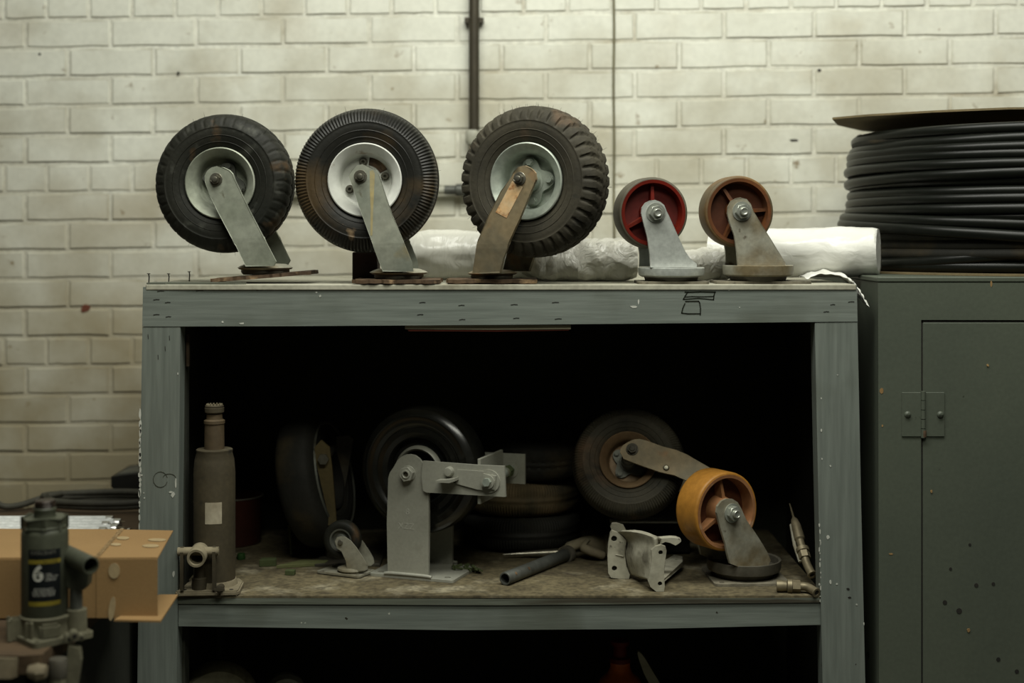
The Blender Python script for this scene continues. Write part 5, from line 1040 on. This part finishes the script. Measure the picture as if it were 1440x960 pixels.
bm = BM(); lathe(bm, [(0,zc1),(.0165,zc1),(.0155,zc1+.006),(.0165,zc1+.009),(.0168,zc1+.013),(.0155,zc1+.0145),(0,zc1+.0145)], 32, 'Z', T0); obj('ram', bm, G, t, smooth=30)
bm = BM(); z_ = zc1+.0145; lathe(bm, [(0,z_),(.0145,z_),(.0158,z_+.0015),(.0148,z_+.003),(.0158,z_+.0045),(.0148,z_+.006),(.0158,z_+.0075),(.0150,z_+.010),(.0135,z_+.011),(0,z_+.010)], 32, 'Z', T0); obj('saddle', bm, mat('saddle_black', (.02,.016,.012), (.05,.025,.015), .35, .3, bump=.1), t, smooth=40)
# label, curved round the cylinder, with its print
LX, LY = -.008, .004
fr = math.radians(-90+atan_) if False else math.radians(-90)
cam_a = math.atan2(CAM.y-c.y, CAM.x-c.x)+math.radians(2)
def ang(px): return cam_a+math.asin(max(-.98, min(.98, ((px-720)*(d-Rb*.8)/F-c.x-LX)/Rb)))*1.0
aL, aR = ang(31.5), ang(74.0)
def band(name, y0, y1, m, th, par): return obj(name, wrap(BM(), LX, LY, Rb, aL, aR, hh(y1)+.001, hh(y0)+.001, th, 20), m, par, smooth=60)
lb = band('label', 768, 840, M['label_dark'], .0003, cy); lb['label'] = 'black and yellow label with a big white 6'
band('label_band', 782, 787.5, M['label_yellow'], .0005, lb); band('label_band', 840, 846, M['label_yellow'], .0004, lb)
def curved_text(s, px, py, size, m, bold=0, align='CENTER', name='lettering'):
    b = text_bm(s, size, .0002, align, bold)
    bmesh.ops.triangulate(b, faces=b.faces)
    a_ = ang(px)
    for v in b.verts:
        aa = a_+v.co.x/Rb; rr_ = Rb+.0007-v.co.y; z_ = hh(py)+.001+v.co.z; v.co = Vector((LX+rr_*math.cos(aa), LY+rr_*math.sin(aa), z_))
    return obj(name, b, m, lb, smooth=0)
curved_text('6', 44, 801.5, .0315, M['label_white'], .0012)
curved_text('EVERCRAFT', 51, 772.5, .0072, M['label_grey'], .0001)
curved_text('TON LIFTING', 60, 785, .0036, M['label_dark'])
for s_, y_ in (('TON', 802.5), ('CAPACITY', 806), ('6,000 KG', 810)): curved_text(s_, 54, y_, .0040, M['label_white'], 0, 'LEFT')
for s_, y_ in (('BOTTLE JACK', 823), ('CRIC BOUTEILLE', 827), ('GATO BOTELLA', 831)): curved_text(s_, 51.5, y_, .0045, M['label_white'])
# pump side
pv = P(108, 868, d+.01)-c; Gd = G
bm = BM(); lathe(bm, [(0,.006),(.0155,.006),(.0150,hh(858)),(.0125,hh(857)),(0,hh(857))], 28, 'Z', Matrix.Translation((pv.x, pv.y, 0))); obj('pump_housing', bm, CM, t)
bm = BM(); lathe(bm, [(0,hh(858)),(.0098,hh(858)),(.0094,hh(828)),(0,hh(828))], 24, 'Z', Matrix.Translation((pv.x-.001, pv.y, 0))); obj('pump_piston', bm, M['galv_dull'], t)
R2 = Matrix.Rotation(math.radians(2), 3, 'Z')
a_ = R2 @ (P(88, 776, d+.03)-c); b_ = R2 @ (P(128, 795, d-.045)-c)
bm = BM(); pipe_open(bm, b_, a_, .0135, .0108); obj('handle_socket', bm, Gd, t, smooth=40); sk = LAST[0]
bm = BM(); q = (a_-b_); lathe(bm, [(0,0),(.0110,0),(.0110,.002),(0,.002)], 20, 'Z', Matrix.Translation(b_+q*.3) @ q.to_track_quat('Z','Y').to_matrix().to_4x4()); obj('socket_bore', bm, M['dark_hole'], sk)
q = onpl(t, pv.y-.006, [(93,783),(126,806),(124,822),(119,828),(100,828),(93,822)]); bm = BM(); prism(bm, q, pv.y-.010, pv.y+.010); obj('socket_yoke', bm, Gd, t, smooth=0, bev=.0025, seg=2)
# --- long cardboard box, end flap hanging out
t = thing('cardboard_box', 'long cardboard box with glue spots and an open end flap', 'box', onb(150, 871)); O = t.location; zt_b = 1.35-(785-HZ)*2.25/F
def bx(px, py, z): dd = (1.35-z)*F/(py-HZ); return Vector(((px-720)*dd/F, dd-2.6, z))-O
zb0 = ZB+.0030
fl_, fr_ = bx(-240, 787, zt_b), bx(222, 785, zt_b); bl_, br_ = bx(-240, 744, zt_b), bx(243.5, 747, zt_b)
def panel(name, a, b, c2, d2, th=.0022, m=None, par=t, lab=None):
    nrm = (b-a).cross(d2-a).normalized()*th
    return obj(name, hexa(BM(), [a, b, c2, d2, a+nrm, b+nrm, c2+nrm, d2+nrm]), m or M['cardboard'], par, smooth=0, bev=.0004, label=lab)
dn = lambda p, z=zb0: Vector((p.x, p.y, z-O.z))
mx_a, mx_b = bx(136, 785.5, zt_b), bx(172, 745.5, zt_b)
panel('top_panel', fl_, mx_a, mx_b, bl_); panel('top_flap', mx_a+Vector((.001,0,-.0005)), fr_+Vector((0,0,-.0005)), br_+Vector((0,0,-.0005)), mx_b+Vector((.001,0,-.0005)), lab='end part of the top beyond the perforated seam')
mf = dn(mx_a)
panel('front_panel', dn(fl_), mf, mx_a, fl_); panel('front_flap', mf+Vector((.0006,-.001,0)), dn(fr_)+Vector((0,-.001,0)), fr_+Vector((0,-.001,0)), mx_a+Vector((.0006,-.001,0)))
bq_ = bx(212, 746.5, zt_b); panel('back_panel', dn(bl_), dn(bq_), bq_, bl_); panel('bottom_panel', dn(fl_), dn(fr_), dn(bq_), dn(bl_))
panel('inner_panel', dn(mx_a)+Vector((0,.004,0)), dn(mx_b)-Vector((0,.004,0)), mx_b+Vector((0,-.004,-.003)), mx_a+Vector((0,.004,-.003)))
# bottom flap sticking out to the right
f1_ = bx(160, 873.5, zb0)+Vector((0,0,.0)); f2_ = bx(226, 875, zb0-.001); f3_ = bx(250, 838, zb0+.001); f4_ = bx(224, 838, zb0)
panel('bottom_flap', f1_, f2_, f3_, f4_, th=.003)
bm = BM(); n = 24
for i in range(n):
    p = mx_a+(mx_b-mx_a)*((i+.5)/n); box(bm, p+Vector((0,0,.0026)), (.0075, .0036, .0022))
obj('perforation', bm, M['cardboard_edge'], t, smooth=0); tag(LAST[0], kind='stuff')
def spot(pts, vert):
    b = BM()
    if vert: 
        Q = [P(px, py, 2.246)-O for px, py in pts]; nn = Vector((0,-.0008,0))
        Q = [Vector((q_.x, mx_a.y+(fr_.y-mx_a.y)*(q_.x-mx_a.x)/(fr_.x-mx_a.x)-.0037, q_.z)) for q_ in Q]
    else: Q = [bx(px, py, zt_b)+Vector((0,0,.0024)) for px, py in pts]; nn = Vector((0,0,.0006))
    A = [b.verts.new(q_) for q_ in Q]; B = [b.verts.new(q_+nn) for q_ in Q]; b.faces.new(A[::-1]); b.faces.new(B)
    for i in range(len(A)): b.faces.new((A[i], A[(i+1) % len(A)], B[(i+1) % len(A)], B[i]))
    obj('glue_spot', b, M['glue'], t, smooth=0)
el = lambda cx, cy, rx, ry, n=14, sk=0: [(cx+rx*math.cos(2*PI*i/n)+sk*ry*math.sin(2*PI*i/n), cy+ry*math.sin(2*PI*i/n)) for i in range(n)]
for e_ in ((173,758.5,9,2.2),(163,767.5,7.5,1.8),(221,761,13,2),(212,769.5,12,2.2)): spot(el(*e_), False)
spot(el(161,802,8,11), True); spot(el(158,855,4.5,17, 14, -.12), True)
# --- fluorescent tubes behind the box
for i in range(5):
    d0 = 2.835+.0285*i; zt2 = ZB+.0128; xe = (150+(0, 16, 4, 20, 9)[i]-720)*d0/F
    t = thing('fluorescent_tube', ['white fluorescent tube nearest the cardboard box', 'second white fluorescent tube behind the box', 'middle white fluorescent tube of the five', 'fourth white fluorescent tube behind the box', 'white fluorescent tube nearest the black hose'][i], 'tube light', (xe, d0-2.6, zt2), 0, 'fluorescent tubes lying side by side')
    bm = BM(); tube(bm, [(-1.0, 0, 0), (-.012, 0, 0)], .0122, 20); obj('glass_tube', bm, M['tube_white'], t, smooth=60)
    bm = BM(); lathe(bm, [(0,-.014),(.0127,-.014),(.0127,-.002),(.0115,0),(0,0)], 20, 'X'); obj('end_cap', bm, M['alu'], t)
    bm = BM()
    for s in (-1, 1): cyl(bm, (.004, 0, s*.006), .0012, .008, 'X', 8)
    obj('contact_pin', bm, M['brass'], t)
v = Vector(((168-720)*2.83/F, .23, ZB+.016)); t = tag(obj('steel_roller', lathe(BM(), [(0,-.014),(.010,-.014),(.010,-.009),(.016,-.008),(.016,-.003),(.009,-.002),(.009,.004),(.0155,.005),(.0155,.010),(0,.011)], 24, 'X'), M['alu']), 'small shiny metal spool at the end of the white tubes', 'spool'); t.location = v+Vector((.021, -.035, 0))
# --- dusty hose coil at the wall
t = thing('hose_coil', 'dusty dark hose coiled on the bench against the wall', 'hose', Vector(((150-720)*3.18/F, .55, ZB))); bm = BM(); pts = []
for i in range(60*5):
    u = i/60; a = 2*PI*u; r_ = .118-.004*(u % 3); pts.append((r_*math.cos(a), r_*.7*math.sin(a), .012+.017*(u % 3)+.003*math.sin(a*2+u)))
pts = [p for p in pts]
bm = BM(); tube(bm, [((.125+.006*math.sin(u*.13))*math.cos(2*PI*u/60), (.060+.004*math.sin(u*.09))*math.sin(2*PI*u/60), .009+.0085*u/60+.002*math.sin(u*.21)) for u in range(int(60*2.6))], .0072, 10); obj('hose', bm, M['hose_dusty'], t, smooth=60)
bm = BM(); tube(bm, smooth2([(-.10,.03,.03),(-.130,-.0,.026),(-.18,-.02,.012),(-.215,-.03,.014),(-.240,-.04,.040)], 5, False), .0070, 10); obj('hose_end', bm, M['hose_dusty'], t, smooth=60)
# ------------------------------------------------------------------ lower compartment
ZL = .25
def low(px, d): return Vector(((px-720)*d/F, d-2.6, ZL))
dd = 2.78; t = thing('fixed_caster', 'pale round-wheeled caster at the left of the lower compartment', 'caster', low(307, dd), math.radians(10)); R = .080; zz = 1.35+(HZ-931)*dd/F-ZL-R
T = Matrix.Translation((0, 0, zz))
bm = BM(); lathe(bm, [(R*.55,-.026),(R*.7,-.031),(R*.88,-.029),(R*.97,-.020),(R,-.007),(R,.007),(R*.97,.020),(R*.88,.029),(R*.55,.026)], 80, 'Y', closed=True); bm.transform(T); obj('tread', bm, mat('pale_rubber', (.42,.40,.27), (.30,.28,.18), .6, spots=[((.10,.08,.04), 12, .55, .12)], bump=.15), t)
bm = BM(); lathe(bm, [(0,-.018),(R*.30,-.020),(R*.40,-.026),(R*.56,-.028),(R*.58,0),(R*.56,.028),(0,.018)], 64, 'Y'); bm.transform(T); obj('wheel_core', bm, M['steel_brown'], t)
for s_ in (-1, 1):
    bm = BM(); prism(bm, [(-.045,.005),(.045,.005),(.020,zz+.004),(.012,zz+.016),(-.012,zz+.016),(-.020,zz+.004)], s_*.036-.002, s_*.036+.002); obj('fork_leg', bm, M['cast_dark'], t, smooth=0, bev=.001)
bm = BM(); box2(bm, (-.055, -.05, 0), (.055, .05, .006)); obj('mounting_plate', bm, M['cast_dark'], t, smooth=0)
bm = BM(); cyl(bm, (0, 0, zz), .007, .088, 'Y', 16); obj('axle_bolt', bm, M['bolt'], t)
dd = 2.90; t = thing('small_wheel', 'small ribbed wheel on a stand, right of the pale lower caster', 'wheel', low(400, dd)); R = .045; zz = 1.35+(HZ-946)*dd/F-ZL-R
bm = BM(); lathe(bm, [(0,0),(.045,0),(.045,.01),(.02,.03),(.02,zz-R*.6),(0,zz-R*.6)], 24, 'Z'); obj('stand', bm, M['cast_dark'], t)
bm = BM(); lathe(bm, [(R*.3,-.016),(R*.5,-.018),(R*.6,-.012),(R*.7,-.018),(R*.85,-.018),(R,-.008),(R,.01),(R*.85,.018),(R*.3,.016)], 48, 'Y', closed=True); bm.transform(Matrix.Translation((0, 0, zz)) @ Matrix.Rotation(.3, 4, 'Z')); obj('tread', bm, M['cast_dirty'], t)
t = thing('spray_bottle', 'orange plastic bottle with red cap in the lower compartment', 'bottle', low(872, 2.86)); hz = lambda py: 1.35+(HZ-py)*2.86/F-ZL
bm = BM(); lathe(bm, [(0,0),(.045,0),(.048,.01),(.048,hz(968)),(.040,hz(955)),(.026,hz(946)),(.020,hz(938)),(.020,hz(930)),(0,hz(930))], 40, 'Z'); obj('body', bm, M['orange_bottle'], t)
bm = BM(); lathe(bm, [(0,hz(930)),(.021,hz(930)),(.021,hz(924)),(.014,hz(922)),(.013,hz(908)),(.019,hz(906)),(.019,hz(900)),(0,hz(899))], 28, 'Z'); obj('cap', bm, M['red'], t)
q = low(930, 2.84); bm = BM(); z0 = 1.35+(HZ-918)*2.84/F-ZL
prism(bm, smooth2([(-.048,z0),(-.040,z0),(-.018,z0-.035),(.02,z0-.11),(.05,0),(.02,0),(-.01,z0-.10),(-.035,z0-.04)], 2), -.004, .004); t = tag(obj('metal_strap', bm, M['strip'], smooth=0), 'pale bent strap beside the orange bottle', 'strap'); t.location = q
